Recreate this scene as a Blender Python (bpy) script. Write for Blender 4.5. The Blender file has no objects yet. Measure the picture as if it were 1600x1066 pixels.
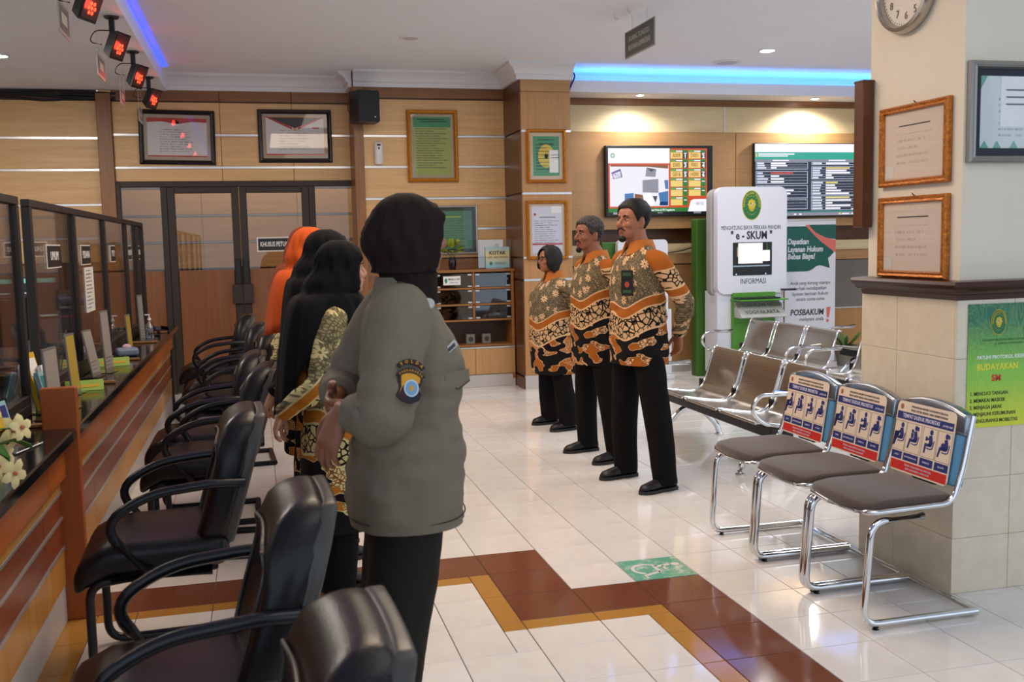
import bpy, bmesh, math, random
import numpy as np
from mathutils import Vector, Matrix, noise
random.seed(7)
PI = math.pi
SC = bpy.context.scene
COL = SC.collection

# ---------------------------------------------------------------- camera, world, lights, exposure
def cam_matrix(yaw, pitch, roll, loc):
    cy, sy, cp, sp, cr, sr = math.cos(yaw), math.sin(yaw), math.cos(pitch), math.sin(pitch), math.cos(roll), math.sin(roll)
    f = Vector((sy*cp, cy*cp, -sp)); r = Vector((cy, -sy, 0)); u = r.cross(f)
    r2 = cr*r + sr*u; u2 = -sr*r + cr*u
    m = Matrix((r2, u2, -f)).transposed().to_4x4()
    m.translation = loc
    return m
cd = bpy.data.cameras.new('camera'); cam = bpy.data.objects.new('camera', cd); COL.objects.link(cam)
cam.matrix_world = cam_matrix(.2494, .0999, -.0213, (0, 0, 1.5))
cd.sensor_width = 36; cd.lens = 1549.5/1600*36; cd.clip_start = .05
cd.dof.use_dof = True; cd.dof.focus_distance = 5.8; cd.dof.aperture_fstop = 5.6
SC.camera = cam
VS = SC.view_settings
SC.display_settings.display_device = 'sRGB'
VS.view_transform = 'Standard'; VS.look = 'None'; VS.gamma = 1; VS.exposure = -0.10
try: VS.use_curve_mapping = False
except Exception: pass
W = bpy.data.worlds.new('world'); SC.world = W; W.use_nodes = True
W.node_tree.nodes['Background'].inputs[0].default_value = (.72, .85, 1.0, 1)
W.node_tree.nodes['Background'].inputs[1].default_value = 1.5

def light(kind, name, loc, power, color=(1, 1, 1), size=.3, size_y=None, rot=(0, 0, 0), spot=None, blend=.5):
    l = bpy.data.lights.new(name, kind); l.energy = power; l.color = color
    if kind == 'AREA':
        l.size = size
        if size_y: l.shape = 'RECTANGLE'; l.size_y = size_y
    else: l.shadow_soft_size = size
    if kind == 'SPOT': l.spot_size = spot; l.spot_blend = blend
    o = bpy.data.objects.new(name, l); COL.objects.link(o); o.location = loc; o.rotation_euler = rot
    return o
WARM = (1, .80, .60); NEUT = (1, .94, .86); COOL = (.86, .93, 1.0)
light('AREA', 'ceiling_fill_light', (0.8, 4.7, 3.2), 78, (1, .79, .59), 1.0, 2.2)  # warm fill, standing in for unseen downlights above the aisle
light('AREA', 'ceiling_fill_light', (1.4, 7.6, 3.2), 42, (1, .88, .76), 1.4, 2.0)  # extra fill added over the far end of the aisle
light('AREA', 'ceiling_fill_light', (1.6, 1.6, 3.2), 22, (.95, .97, 1), 2.0, 1.6)  # weak cool fill added near the camera, no fitting modelled
light('AREA', 'ceiling_fill_light', (4.8, 6.2, 3.2), 85, (.90, .95, 1), 1.6, 2.4)  # bluish fill added over the bench area
light('AREA', 'staff_fill_light', (-2.2, 7.4, 3.0), 120, (1, .9, .78), 1.0, 2.0)  # added fill that brightens the things behind the glass screens
light('AREA', 'lobby_fill_light', (0, 11.6, 3.15), 60, (1, .9, .78), 3, .6)  # added so the room behind the door glass is not dark

# ---------------------------------------------------------------- materials
def rgb(h):
    h = h.lstrip('#'); out = []
    for i in (0, 2, 4):
        c = int(h[i:i+2], 16)/255
        out.append(c/12.92 if c <= .04045 else ((c+.055)/1.055)**2.4)
    return (*out, 1)
class NT:
    """small node-tree writer"""
    def __init__(s, name):
        s.m = bpy.data.materials.new(name); s.m.use_nodes = True
        s.t = s.m.node_tree; s.n = s.t.nodes; s.b = s.n['Principled BSDF']; s.out = s.n['Material Output']
        s.tc = None
    def node(s, typ, **kw):
        n = s.n.new(typ)
        for k, v in kw.items(): setattr(n, k, v)
        return n
    def put(s, sock, v):
        if hasattr(v, 'is_output') or isinstance(v, bpy.types.NodeSocket): s.t.links.new(v, sock)
        elif isinstance(v, str): sock.default_value = rgb(v)
        elif v is not None: sock.default_value = v
    def coord(s, which='Object'):
        if s.tc is None: s.tc = s.node('ShaderNodeTexCoord')
        return s.tc.outputs[which]
    def sep(s, v):
        n = s.node('ShaderNodeSeparateXYZ'); s.put(n.inputs[0], v); return n.outputs
    def comb(s, x=0, y=0, z=0):
        n = s.node('ShaderNodeCombineXYZ')
        for i, q in enumerate((x, y, z)): s.put(n.inputs[i], q)
        return n.outputs[0]
    def ma(s, op, a, b=None, c=None):
        n = s.node('ShaderNodeMath', operation=op)
        for i, q in enumerate((a, b, c)):
            if q is not None: s.put(n.inputs[i], q)
        return n.outputs[0]
    def mapr(s, v, a, b, c=0, d=1):
        n = s.node('ShaderNodeMapRange')
        for i, q in enumerate((v, a, b, c, d)): s.put(n.inputs[i], q)
        return n.outputs[0]
    def mix(s, f, a, b):
        n = s.node('ShaderNodeMix', data_type='RGBA'); s.put(n.inputs[0], f); s.put(n.inputs[6], a); s.put(n.inputs[7], b); return n.outputs[2]
    def noise(s, v=None, scale=5, detail=3, rough=.5, dist=0):
        n = s.node('ShaderNodeTexNoise')
        if v is not None: s.put(n.inputs['Vector'], v)
        n.inputs['Scale'].default_value = scale; n.inputs['Detail'].default_value = detail
        n.inputs['Roughness'].default_value = rough; n.inputs['Distortion'].default_value = dist
        return n.outputs[0]
    def vor(s, v=None, scale=5, feature='F1', dim='3D', rnd=1):
        n = s.node('ShaderNodeTexVoronoi', feature=feature, voronoi_dimensions=dim)
        if v is not None: s.put(n.inputs['Vector'], v)
        n.inputs['Scale'].default_value = scale; n.inputs['Randomness'].default_value = rnd
        return n
    def mapping(s, v, scale=(1, 1, 1), rot=(0, 0, 0)):
        n = s.node('ShaderNodeMapping'); s.put(n.inputs[0], v); n.inputs[2].default_value = rot; n.inputs[3].default_value = scale; return n.outputs[0]
    def set(s, **k):
        nm = dict(color='Base Color', rough='Roughness', metal='Metallic', alpha='Alpha', emis='Emission Color', emis_s='Emission Strength', spec='Specular IOR Level', coat='Coat Weight', trans='Transmission Weight', sheen='Sheen Weight', ior='IOR', sss='Subsurface Weight')
        for a, v in k.items(): s.put(s.b.inputs[nm[a]], v)
        return s
    def bump(s, h, strength=.2, dist=.01):
        n = s.node('ShaderNodeBump'); n.inputs['Strength'].default_value = strength; n.inputs['Distance'].default_value = dist
        s.put(n.inputs['Height'], h); s.put(s.b.inputs['Normal'], n.outputs[0]); return s

_MC = {}
def plain(name, color, rough=.5, metal=0, vary=.06, scale=40, bump=0, spec=.4, coat=0):
    """one colour with a fine procedural mottling"""
    if name in _MC: return _MC[name]
    t = NT(name)
    c = rgb(color); n = t.noise(t.coord(), scale, 3)
    lo = tuple(min(1, q*(1-vary)) for q in c[:3])+(1,); hi = tuple(min(1, q*(1+vary)) for q in c[:3])+(1,)
    t.set(color=t.mix(n, lo, hi), rough=rough, metal=metal, spec=spec, coat=coat)
    if bump: t.bump(n, bump, .004)
    _MC[name] = t.m; return t.m
def glow(name, color, strength):
    if name in _MC: return _MC[name]
    t = NT(name); t.set(color=(0, 0, 0, 1), emis=color, emis_s=strength, rough=.4); _MC[name] = t.m; return t.m
def wood(name, c0, c1, axis='x', scale=1.0, rough=.4, coat=.0, vary=True):
    if name in _MC: return _MC[name]
    t = NT(name)
    sc = {'x': (.8, 14, 14), 'y': (14, .8, 14), 'z': (14, 14, .8)}[axis]
    v = t.mapping(t.coord(), tuple(q*scale for q in sc))
    n1 = t.noise(v, 2.2, 5, .6, .6); n2 = t.noise(v, 9, 3, .6)
    f = t.mapr(t.ma('ADD', t.ma('MULTIPLY', n1, .7), t.ma('MULTIPLY', n2, .3)), .34, .66)
    c = t.mix(f, c0, c1)
    if vary:
        oi = t.node('ShaderNodeObjectInfo')
        c = t.mix(t.mapr(oi.outputs['Random'], 0, 1, 0, .22), c, c0)
    t.set(color=c, rough=rough, coat=coat); t.bump(f, .06, .002)
    _MC[name] = t.m; return t.m
def text_paper(name, bg, ink, rows=14, width=1, height=1, margin=.12, top=.9, bottom=.1, extra=None, rough=.55, dens=.45):
    """paper whose faint print is a procedural pattern of ragged lines; local x is -width/2..width/2, z is -height/2..height/2"""
    t = NT(name); x, y, z = t.sep(t.coord())
    u = t.ma('ADD', t.ma('DIVIDE', x, width), .5); v = t.ma('ADD', t.ma('DIVIDE', z, height), .5)
    r = t.ma('MULTIPLY', v, rows); fr = t.ma('FRACT', r); ri = t.ma('FLOOR', r)
    line = t.ma('LESS_THAN', fr, .36)
    nn = t.noise(t.comb(t.ma('MULTIPLY', u, 60*width/max(height, .01)), t.ma('MULTIPLY', ri, 7.3), 0), 1, 2)
    letters = t.ma('GREATER_THAN', nn, dens)
    wn = t.node('ShaderNodeTexWhiteNoise', noise_dimensions='1D'); t.put(wn.inputs['W'], ri)
    endu = t.mapr(wn.outputs[0], 0, 1, .55, 1-margin)
    ins = t.ma('MULTIPLY', t.ma('GREATER_THAN', u, margin), t.ma('LESS_THAN', u, endu))
    inv = t.ma('MULTIPLY', t.ma('GREATER_THAN', v, bottom), t.ma('LESS_THAN', v, top))
    f = t.ma('MULTIPLY', t.ma('MULTIPLY', line, letters), t.ma('MULTIPLY', ins, inv))
    base = rgb(bg) if isinstance(bg, str) else bg(t, u, v)
    t.set(color=t.mix(t.ma('MULTIPLY', f, .8), base, ink), rough=rough)
    return t.m

# ---------------------------------------------------------------- mesh building
class MB:
    def __init__(s): s.v = []; s.f = []; s.m = []; s.mi = 0
    def add(s, vs, fs, M=None):
        o = len(s.v)
        for p in vs:
            p = Vector(p); s.v.append(tuple(M @ p if M is not None else p))
        for f in fs: s.f.append(tuple(i+o for i in f)); s.m.append(s.mi)
        return s
    def box(s, x0, x1, y0, y1, z0, z1, M=None):
        if x0 > x1: x0, x1 = x1, x0
        if y0 > y1: y0, y1 = y1, y0
        if z0 > z1: z0, z1 = z1, z0
        return s.add([(x0,y0,z0),(x1,y0,z0),(x1,y1,z0),(x0,y1,z0),(x0,y0,z1),(x1,y0,z1),(x1,y1,z1),(x0,y1,z1)],
              [(0,3,2,1),(4,5,6,7),(0,1,5,4),(1,2,6,5),(2,3,7,6),(3,0,4,7)], M)
    def rbox(s, x0, x1, y0, y1, z0, z1, b=.01, seg=2, M=None):
        bm = bmesh.new(); bmesh.ops.create_cube(bm, size=1)
        for v in bm.verts: v.co = Vector(((x0+x1)/2+v.co.x*abs(x1-x0), (y0+y1)/2+v.co.y*abs(y1-y0), (z0+z1)/2+v.co.z*abs(z1-z0)))
        bmesh.ops.bevel(bm, geom=bm.edges[:], offset=b, segments=seg, affect='EDGES', profile=.5)
        bm.verts.index_update()
        s.add([v.co.copy() for v in bm.verts], [[v.index for v in f.verts] for f in bm.faces], M); bm.free(); return s
    def prism(s, poly, d0, d1, plane='xz', M=None):
        """poly in the plane, pulled along the third axis from d0 to d1"""
        def P(a, b, d): return {'xz': (a, d, b), 'xy': (a, b, d), 'yz': (d, a, b)}[plane]
        n = len(poly); vs = [P(a, b, d0) for a, b in poly]+[P(a, b, d1) for a, b in poly]
        fs = [tuple(range(n)), tuple(range(2*n-1, n-1, -1))]+[(i, i+n, (i+1) % n+n, (i+1) % n) for i in range(n)]
        o = len(s.f); s.add(vs, fs, M); return s
    def ring_frame(s, t, up=Vector((0, 0, 1))):
        a = t.cross(up)
        if a.length < 1e-4: a = t.cross(Vector((1, 0, 0)))
        a.normalize(); return a, a.cross(t).normalized()
    def tube(s, path, r, n=10, closed=False, M=None, flat=1.0):
        P = [Vector(p) for p in path]; L = len(P); rings = []
        R = r if isinstance(r, (list, tuple)) else [r]*L
        a = None
        for i in range(L):
            t = (P[(i+1) % L]-P[i-1]) if closed else (P[min(i+1, L-1)]-P[max(i-1, 0)])
            t.normalize()
            if a is None: a, b = s.ring_frame(t)
            else:
                a = a-t*a.dot(t)
                if a.length < 1e-5: a, b = s.ring_frame(t)
                a.normalize(); b = t.cross(a)
            rings.append([P[i]+(a*math.cos(2*PI*k/n)+b*math.sin(2*PI*k/n)*flat)*R[i] for k in range(n)])
        vs = [p for q in rings for p in q]; fs = []
        for i in range(L if closed else L-1):
            for k in range(n):
                j = (i+1) % L
                fs.append((i*n+k, i*n+(k+1) % n, j*n+(k+1) % n, j*n+k))
        if not closed: fs += [tuple(range(n-1, -1, -1)), tuple((L-1)*n+k for k in range(n))]
        return s.add(vs, fs, M)
    def cyl(s, p0, p1, r, n=16, r2=None, M=None): return s.tube([p0, p1], [r, r if r2 is None else r2], n, M=M)
    def lathe(s, prof, c=(0, 0, 0), n=24, M=None):
        c = Vector(c); vs = [c+Vector((r*math.cos(2*PI*k/n), r*math.sin(2*PI*k/n), z)) for r, z in prof for k in range(n)]
        fs = [(i*n+k, i*n+(k+1) % n, (i+1)*n+(k+1) % n, (i+1)*n+k) for i in range(len(prof)-1) for k in range(n)]
        fs += [tuple(range(n-1, -1, -1)), tuple((len(prof)-1)*n+k for k in range(n))]
        return s.add(vs, fs, M)
    def ell(s, c, rx, ry, rz, n=16, m=10, M=None):
        c = Vector(c); vs = [c+Vector((0, 0, -rz))]
        for i in range(1, m):
            a = -PI/2+PI*i/m
            vs += [c+Vector((rx*math.cos(a)*math.cos(2*PI*k/n), ry*math.cos(a)*math.sin(2*PI*k/n), rz*math.sin(a))) for k in range(n)]
        vs.append(c+Vector((0, 0, rz))); fs = [(0, 1+(k+1) % n, 1+k) for k in range(n)]
        for i in range(m-2): fs += [(1+i*n+k, 1+i*n+(k+1) % n, 1+(i+1)*n+(k+1) % n, 1+(i+1)*n+k) for k in range(n)]
        e = len(vs)-1; fs += [(e, 1+(m-2)*n+k, 1+(m-2)*n+(k+1) % n) for k in range(n)]
        return s.add(vs, fs, M)
    def loft(s, rings, cap=True, M=None, closed=True):
        n = len(rings[0]); vs = [p for r in rings for p in r]; fs = []
        for i in range(len(rings)-1):
            for k in range(n if closed else n-1): fs.append((i*n+k, i*n+(k+1) % n, (i+1)*n+(k+1) % n, (i+1)*n+k))
        if cap: fs += [tuple(range(n-1, -1, -1)), tuple((len(rings)-1)*n+k for k in range(n))]
        return s.add(vs, fs, M)
    def mesh(s, name):
        me = bpy.data.meshes.new(name); me.from_pydata(s.v, [], s.f); me.polygons.foreach_set('material_index', s.m); me.update(); return me
    def obj(s, name, mat=None, parent=None, smooth=None, kind=None):
        me = s.mesh(name)
        for m in (mat if isinstance(mat, (list, tuple)) else [mat]):
            if m: me.materials.append(m)
        if smooth:
            me.polygons.foreach_set('use_smooth', [True]*len(me.polygons)); me.set_sharp_from_angle(angle=math.radians(smooth))
        o = bpy.data.objects.new(name, me); COL.objects.link(o)
        if parent: o.parent = parent
        if kind: o['kind'] = kind
        return o
def tag(o, label, cat, group=None):
    o['label'] = label; o['category'] = cat
    if group: o['group'] = group
    return o
def thing(name, label, cat, loc=(0, 0, 0), rz=0, group=None):
    o = bpy.data.objects.new(name, None); COL.objects.link(o); o.empty_display_size = .1
    o.location = loc; o.rotation_euler = (0, 0, rz); return tag(o, label, cat, group)
def structure(o): o['kind'] = 'structure'; return o
KIDS = {}
def dup(root, loc, rz=None, label=None, group=None):
    r = root.copy(); COL.objects.link(r); r.location = loc
    if rz is not None: r.rotation_euler = (0, 0, rz)
    if label: r['label'] = label
    if group: r['group'] = group
    for ch in list(root.children):
        c = ch.copy(); COL.objects.link(c); c.parent = r
        for g in list(ch.children):
            d = g.copy(); COL.objects.link(d); d.parent = c
    return r
def smoothpath(pts, per=6):
    P = [Vector(p) for p in pts]; out = []
    for i in range(len(P)-1):
        p0, p1, p2, p3 = P[max(i-1, 0)], P[i], P[i+1], P[min(i+2, len(P)-1)]
        for k in range(per):
            t = k/per
            out.append(.5*((2*p1)+(p2-p0)*t+(2*p0-5*p1+4*p2-p3)*t*t+(3*p1-p0-3*p2+p3)*t**3))
    out.append(P[-1]); return out
def bend(pts, r, n=6):
    """polyline with its corners rounded to radius r"""
    P = [Vector(p) for p in pts]; out = [P[0]]
    for i in range(1, len(P)-1):
        a = (P[i-1]-P[i]); b = (P[i+1]-P[i]); q = min(r, a.length*.49, b.length*.49)
        A = P[i]+a.normalized()*q; B = P[i]+b.normalized()*q
        for k in range(n+1):
            t = k/n; out.append((1-t)**2*A+2*t*(1-t)*P[i]+t*t*B)
    out.append(P[-1]); return out
def rrect(w, h, r, n=5, cx=0, cz=0):
    o = []
    for sx, sz, a0 in ((1, 1, 0), (-1, 1, PI/2), (-1, -1, PI), (1, -1, 1.5*PI)):
        for k in range(n+1):
            a = a0+PI/2*k/n; o.append((cx+sx*(w/2-r)+r*math.cos(a), cz+sz*(h/2-r)+r*math.sin(a)))
    return o
def ngon(rx, rz, n=32, cx=0, cz=0, a0=0): return [(cx+rx*math.cos(a0+2*PI*k/n), cz+rz*math.sin(a0+2*PI*k/n)) for k in range(n)]
_font_cache = {}
def text(body, size, mat, parent, loc=(0, 0, 0), align='CENTER', rot=(PI/2, 0, 0), ext=.0006, shear=0, sx=1, name='lettering', bold=0, space=1):
    """writing as a thin mesh; stands in the local xz plane and faces -y"""
    key = (body, size, align, ext, shear, bold, space)
    me = _font_cache.get(key)
    if me is None:
        cu = bpy.data.curves.new('txt', 'FONT'); cu.body = body; cu.size = size; cu.align_x = align; cu.align_y = 'CENTER'
        cu.extrude = ext; cu.resolution_u = 2; cu.shear = shear; cu.offset = bold*size; cu.space_character = space
        o = bpy.data.objects.new('txt', cu); COL.objects.link(o); dg = bpy.context.evaluated_depsgraph_get()
        me = bpy.data.meshes.new_from_object(o.evaluated_get(dg)); bpy.data.objects.remove(o); bpy.data.curves.remove(cu)
        _font_cache[key] = me
    else: me = me.copy()
    me.materials.clear(); me.materials.append(mat); me.name = name
    o = bpy.data.objects.new(name, me); COL.objects.link(o); o.parent = parent; o.location = loc; o.rotation_euler = rot; o.scale = (sx, 1, 1)
    return o
def arc_text(body, size, mat, parent, c, rx, rz, a0, a1, y, rot_in=False, name='lettering', bold=.0):
    """letters set along an arc of an ellipse, joined into one part"""
    mb = MB(); n = len(body)
    for i, ch in enumerate(body):
        if ch == ' ': continue
        a = a0+(a1-a0)*(i+.5)/n
        key = (ch, size, 'arc', bold); me = _font_cache.get(key)
        if me is None:
            cu = bpy.data.curves.new('txt', 'FONT'); cu.body = ch; cu.size = size; cu.align_x = 'CENTER'; cu.align_y = 'CENTER'; cu.resolution_u = 1; cu.extrude = .0005; cu.offset = bold*size
            o = bpy.data.objects.new('txt', cu); COL.objects.link(o); dg = bpy.context.evaluated_depsgraph_get()
            me = bpy.data.meshes.new_from_object(o.evaluated_get(dg)); bpy.data.objects.remove(o); bpy.data.curves.remove(cu); _font_cache[key] = me
        up = a+(PI if rot_in else 0)
        M = Matrix.Translation((c[0]+rx*math.cos(a), y, c[1]+rz*math.sin(a))) @ Matrix.Rotation(-(up-PI/2), 4, 'Y') @ Matrix.Rotation(PI/2, 4, 'X')
        mb.add([v.co for v in me.vertices], [tuple(p.vertices) for p in me.polygons], M)
    return mb.obj(name, mat, parent)
# ---------------------------------------------------------------- shared surfaces
WHITE = plain('white_paint', '#dddbda', .75, vary=.02, scale=6)
CEIL = plain('ceiling_paint', '#e6e8ef', .8, vary=.025, scale=3)
CREAMW = wood('cream_wood', '#cfa670', '#bb915c', 'x', .8, .42)
CREAMW2 = wood('pale_wood', '#d6c196', '#c8b085', 'x', .8, .42)
BROWNW = wood('brown_wood', '#8b5a2a', '#6b421d', 'z', .8, .4)
BROWNX = wood('brown_wood_flat', '#875729', '#6b431f', 'x', .8, .4)
TANW = wood('tan_wood', '#b28350', '#9d703f', 'z', .7, .42)
TANX = wood('tan_wood_flat', '#b08555', '#9c7244', 'x', .7, .42)
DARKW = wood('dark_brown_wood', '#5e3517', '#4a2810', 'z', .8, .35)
STEEL = plain('brushed_strip', '#c9c6c4', .28, .75, .03)
CHROME = plain('chrome', '#d8d8da', .08, 1, .01)
BLACK = plain('black_plastic', '#141416', .38, 0, .1)
BLACKM = plain('black_metal', '#17161a', .28, .2, .1)
DARKFR = wood('dark_frame_wood', '#2a1a10', '#180f09', 'z', .9, .55)
GREYSK = plain('grey_skirting', '#b9b4b0', .3, 0, .05)

# ---------------------------------------------------------------- floor of separate tiles
def floor():
    t = NT('white_floor_tile'); oi = t.node('ShaderNodeObjectInfo'); g = t.noise(t.coord(), 3.5, 5, .6, .8)
    c = t.mix(t.mapr(g, .3, .7), '#e2ddd8', '#d5cec8'); c = t.mix(t.mapr(oi.outputs['Random'], 0, 1, 0, .25), c, '#dad2c9')
    t.set(color=c, rough=t.mapr(g, .3, .7, .05, .10), spec=.6); tw = t.m
    t = NT('brown_floor_tile'); n = t.noise(t.coord(), 260, 2); oi = t.node('ShaderNodeObjectInfo')
    t.set(color=t.mix(t.mapr(n, .35, .65), '#7b4a36', '#633828'), rough=.10, spec=.5); tb = t.m
    t = NT('tan_floor_tile'); n = t.noise(t.coord(), 200, 2)
    t.set(color=t.mix(t.mapr(n, .3, .7), '#b4813f', '#a27234'), rough=.10, spec=.5); tt = t.m
    fl = MB().box(-5, 9, -1.5, 13, -.2, -.004).obj('floor', plain('grout', '#5f564f', .9)); structure(fl)
    DX, DY, X0, Y0 = .2995, .2885, 1.2530, 3.400
    brown = set()
    def cx(i): return X0+i*DX
    def cy(j): return Y0+j*DY
    rects_tan = [(-.70, .861, 4.18, 4.266), (.861, .953, 3.60, 4.266), (.953, 1.5525, 3.60, 3.689), (1.460, 1.5525, 1.2, 3.60), (-.84, -.70, 1.0, 4.266)]
    rects_br = [(-.84, 1.253, 4.266, 4.554), (.953, 1.253, 3.689, 4.266), (1.253, 1.8520, 3.689, 3.9765), (1.5525, 1.8520, 1.2, 3.689)]
    def sub(r, c):
        x0, x1, y0, y1 = r; a0, a1, b0, b1 = c
        a0, a1, b0, b1 = max(x0, a0), min(x1, a1), max(y0, b0), min(y1, b1)
        if a1-a0 < .004 or b1-b0 < .004: return [r]
        o = []
        if a0-x0 > .004: o.append((x0, a0, y0, y1))
        if x1-a1 > .004: o.append((a1, x1, y0, y1))
        if b0-y0 > .004: o.append((a0, a1, y0, b0))
        if y1-b1 > .004: o.append((a0, a1, b1, y1))
        return o
    def inter(r, c):
        x0, x1, y0, y1 = max(r[0], c[0]), min(r[1], c[1]), max(r[2], c[2]), min(r[3], c[3])
        return (x0, x1, y0, y1) if x1-x0 > .012 and y1-y0 > .012 else None
    pieces = []
    for i in range(-9, 22):
        for j in range(-7, 26):
            cell = (cx(i), cx(i+1), cy(j), cy(j+1))
            rest = [cell]
            for rs, m in ((rects_tan, tt), (rects_br, tb)):
                for q in rs:
                    h = inter(cell, q)
                    if h: pieces.append((h, m))
                    rest = [w for r in rest for w in sub(r, q)]
            pieces += [(r, tw) for r in rest if r[1]-r[0] > .012 and r[3]-r[2] > .012]
    f = (math.sin(.2494), math.cos(.2494))
    def score(p):
        x, y = (p[0][0]+p[0][1])/2, (p[0][2]+p[0][3])/2
        d = x*f[0]+y*f[1]; l = x*f[1]-y*f[0]
        if y > 10.7 or x < -.95: return 9e9
        if d < 1.8 or abs(l)/d > .56: return 1e6+d
        if 2.76 < x < 3.4 and 3.44 < y < 4.08: return 1e6
        return d
    pieces.sort(key=score)
    cache = {}
    def geo(mb, r, g=.0016, t=.012):
        x0, x1, y0, y1 = r[0]+g, r[1]-g, r[2]+g, r[3]-g; b = .0015
        mb.add([(x0, y0, -t), (x1, y0, -t), (x1, y1, -t), (x0, y1, -t), (x0, y0, -b), (x1, y0, -b), (x1, y1, -b), (x0, y1, -b), (x0+b, y0+b, 0), (x1-b, y0+b, 0), (x1-b, y1-b, 0), (x0+b, y1-b, 0)],
               [(0, 3, 2, 1), (0, 1, 5, 4), (1, 2, 6, 5), (2, 3, 7, 6), (3, 0, 4, 7), (4, 5, 9, 8), (5, 6, 10, 9), (6, 7, 11, 10), (7, 4, 8, 11), (8, 9, 10, 11)])
    names = {tw.name: 'tile', tb.name: 'brown_tile', tt.name: 'tan_tile'}
    for k, (r, m) in enumerate(pieces[:298]):
        w, h = round(r[1]-r[0], 4), round(r[3]-r[2], 4); key = (w, h, m.name)
        if key not in cache:
            mb = MB(); geo(mb, (-w/2, w/2, -h/2, h/2)); me = mb.mesh('tile'); me.materials.append(m); cache[key] = me
        o = bpy.data.objects.new(names[m.name], cache[key]); COL.objects.link(o); o.parent = fl; o.location = ((r[0]+r[1])/2, (r[2]+r[3])/2, 0)
    mb = MB(); mats = [tw, tb, tt]
    for r, m in pieces[298:]:
        mb.mi = mats.index(m); geo(mb, r)
    mb.obj('tile_field', mats, fl, kind='stuff')
floor()

# ---------------------------------------------------------------- back walls of panelled wood
def panel_wall(name, y, x0, x1, rows, mat, strips, seams=(), depth=.025, z_strip=.022, backmat=None, z0=0, z1=3.25, thick=.14):
    """a wall whose panels are pieces of their own, with bright metal strips between them"""
    w = structure(MB().box(x0, x1, y, y+thick, z0, z1).obj(name, backmat or DARKW))
    for (a, b, m) in rows:
        xs = [x0]+[s for s in seams if x0 < s < x1]+[x1]
        for i in range(len(xs)-1):
            MB().rbox(xs[i]+.002, xs[i+1]-.002, y-depth, y-.0005, a+.002, b-.002, .003, 1).obj('panel', m or mat, w)
    for z in strips:
        MB().box(x0+.002, x1-.002, y-depth-.003, y-.001, z-z_strip/2, z+z_strip/2).obj('metal_strip', STEEL, w)
    return w
def rows_of(levels, mat, gap=.011): return [(levels[i]+gap, levels[i+1]-gap, mat) for i in range(len(levels)-1)]

wl = panel_wall('wall_back_left', 10.755, -4.0, -1.47, rows_of([1.37, 1.62, 1.954, 2.299, 2.612, 2.99], CREAMW)+[(.74, 1.37, BROWNX), (.12, .74, BROWNX)], CREAMW, (1.62, 1.954, 2.299, 2.612), (-2.75,))
MB().rbox(-1.474, -1.335, 10.68, 10.78, 0, 3.05, .006).obj('post', BROWNW, wl)
wb = panel_wall('wall_back', 10.755, -1.335, 1.02, rows_of([2.17, 2.320, 2.648, 2.985], CREAMW)+[(2.985, 3.10, BROWNX)], CREAMW, (2.320, 2.648), (-.30, .42), z0=2.155)
wm = panel_wall('wall_back_middle', 10.325, 1.01, 2.60, rows_of([1.335, 1.645, 1.965, 2.290, 2.602, 2.985], CREAMW)+[(.12, 1.335, BROWNX), (2.985, 3.10, BROWNX)], CREAMW, (1.645, 1.965, 2.290, 2.602), ())
MB().rbox(1.008, 1.108, 10.27, 10.76, 0, 3.10, .006).obj('post', BROWNW, wm)
MB().box(1.108, 2.59, 10.27, 10.33, 0, .12).obj('skirting', GREYSK, wm)

# wood-clad column between the two halves of the back wall
col = structure(MB().box(2.605, 3.10, 9.68, 10.6, 0, 3.25).obj('wall_column', DARKW))
for a, b in ((.14, 1.10), (1.12, 1.325), (1.345, 1.965), (1.985, 2.580), (2.602, 2.975), (2.978, 3.10)):
    MB().rbox(2.596, 3.112, 9.65, 9.682, a, b, .003, 1).obj('panel', TANW if b < 2.976 else TANX, col)
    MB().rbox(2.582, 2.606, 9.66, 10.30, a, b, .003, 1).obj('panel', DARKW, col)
for z in (1.11, 1.335, 1.975, 2.591): MB().box(2.598, 3.112, 9.645, 9.68, z-.011, z+.011).obj('metal_strip', STEEL, col)
MB().box(2.592, 3.114, 9.642, 9.68, 0, .14).obj('skirting', GREYSK, col)
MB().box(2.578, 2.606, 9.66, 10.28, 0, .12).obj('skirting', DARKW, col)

# television wall on the right
wt = structure(MB().box(3.10, 8.0, 10.42, 10.6, 0, 3.25).obj('wall_back_right', DARKW))
for x0, x1 in ((3.10, 5.115), (5.13, 8.0)):
    MB().rbox(x0, x1, 10.30, 10.42, 2.66, 2.945, .003, 1).obj('pale_panel', CREAMW2, wt)
MB().box(5.115, 5.13, 10.296, 10.42, 2.66, 2.945).obj('metal_strip', STEEL, wt)
MB().rbox(3.10, 8.0, 10.28, 10.42, 2.945, 3.06, .004, 1).obj('top_rail', BROWNX, wt)
for x0, x1 in ((3.10, 5.235), (5.24, 8.0)):
    MB().rbox(x0, x1, 10.255, 10.42, 1.605, 2.657, .005, 1).obj('panel', TANX, wt)
MB().box(3.10, 8.0, 10.40, 10.42, 1.44, 1.605).obj('recess_panel', DARKW, wt)
MB().rbox(3.10, 8.0, 10.33, 10.42, 1.325, 1.44, .004, 1).obj('pale_rail', CREAMW2, wt)
MB().rbox(3.10, 8.0, 10.30, 10.42, 1.215, 1.322, .004, 1).obj('rail', TANX, wt)
for x0, x1, m in ((3.10, 3.95, TANW), (3.955, 4.85, TANW), (4.855, 5.7, TANW), (5.705, 6.30, TANW)):
    MB().rbox(x0, x1, 10.31, 10.42, .12, 1.205, .004, 1).obj('panel', m, wt)
MB().rbox(6.305, 8.0, 10.31, 10.42, .655, 1.21, .004, 1).obj('panel', plain('grey_board', '#6c655d', .5), wt)
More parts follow.
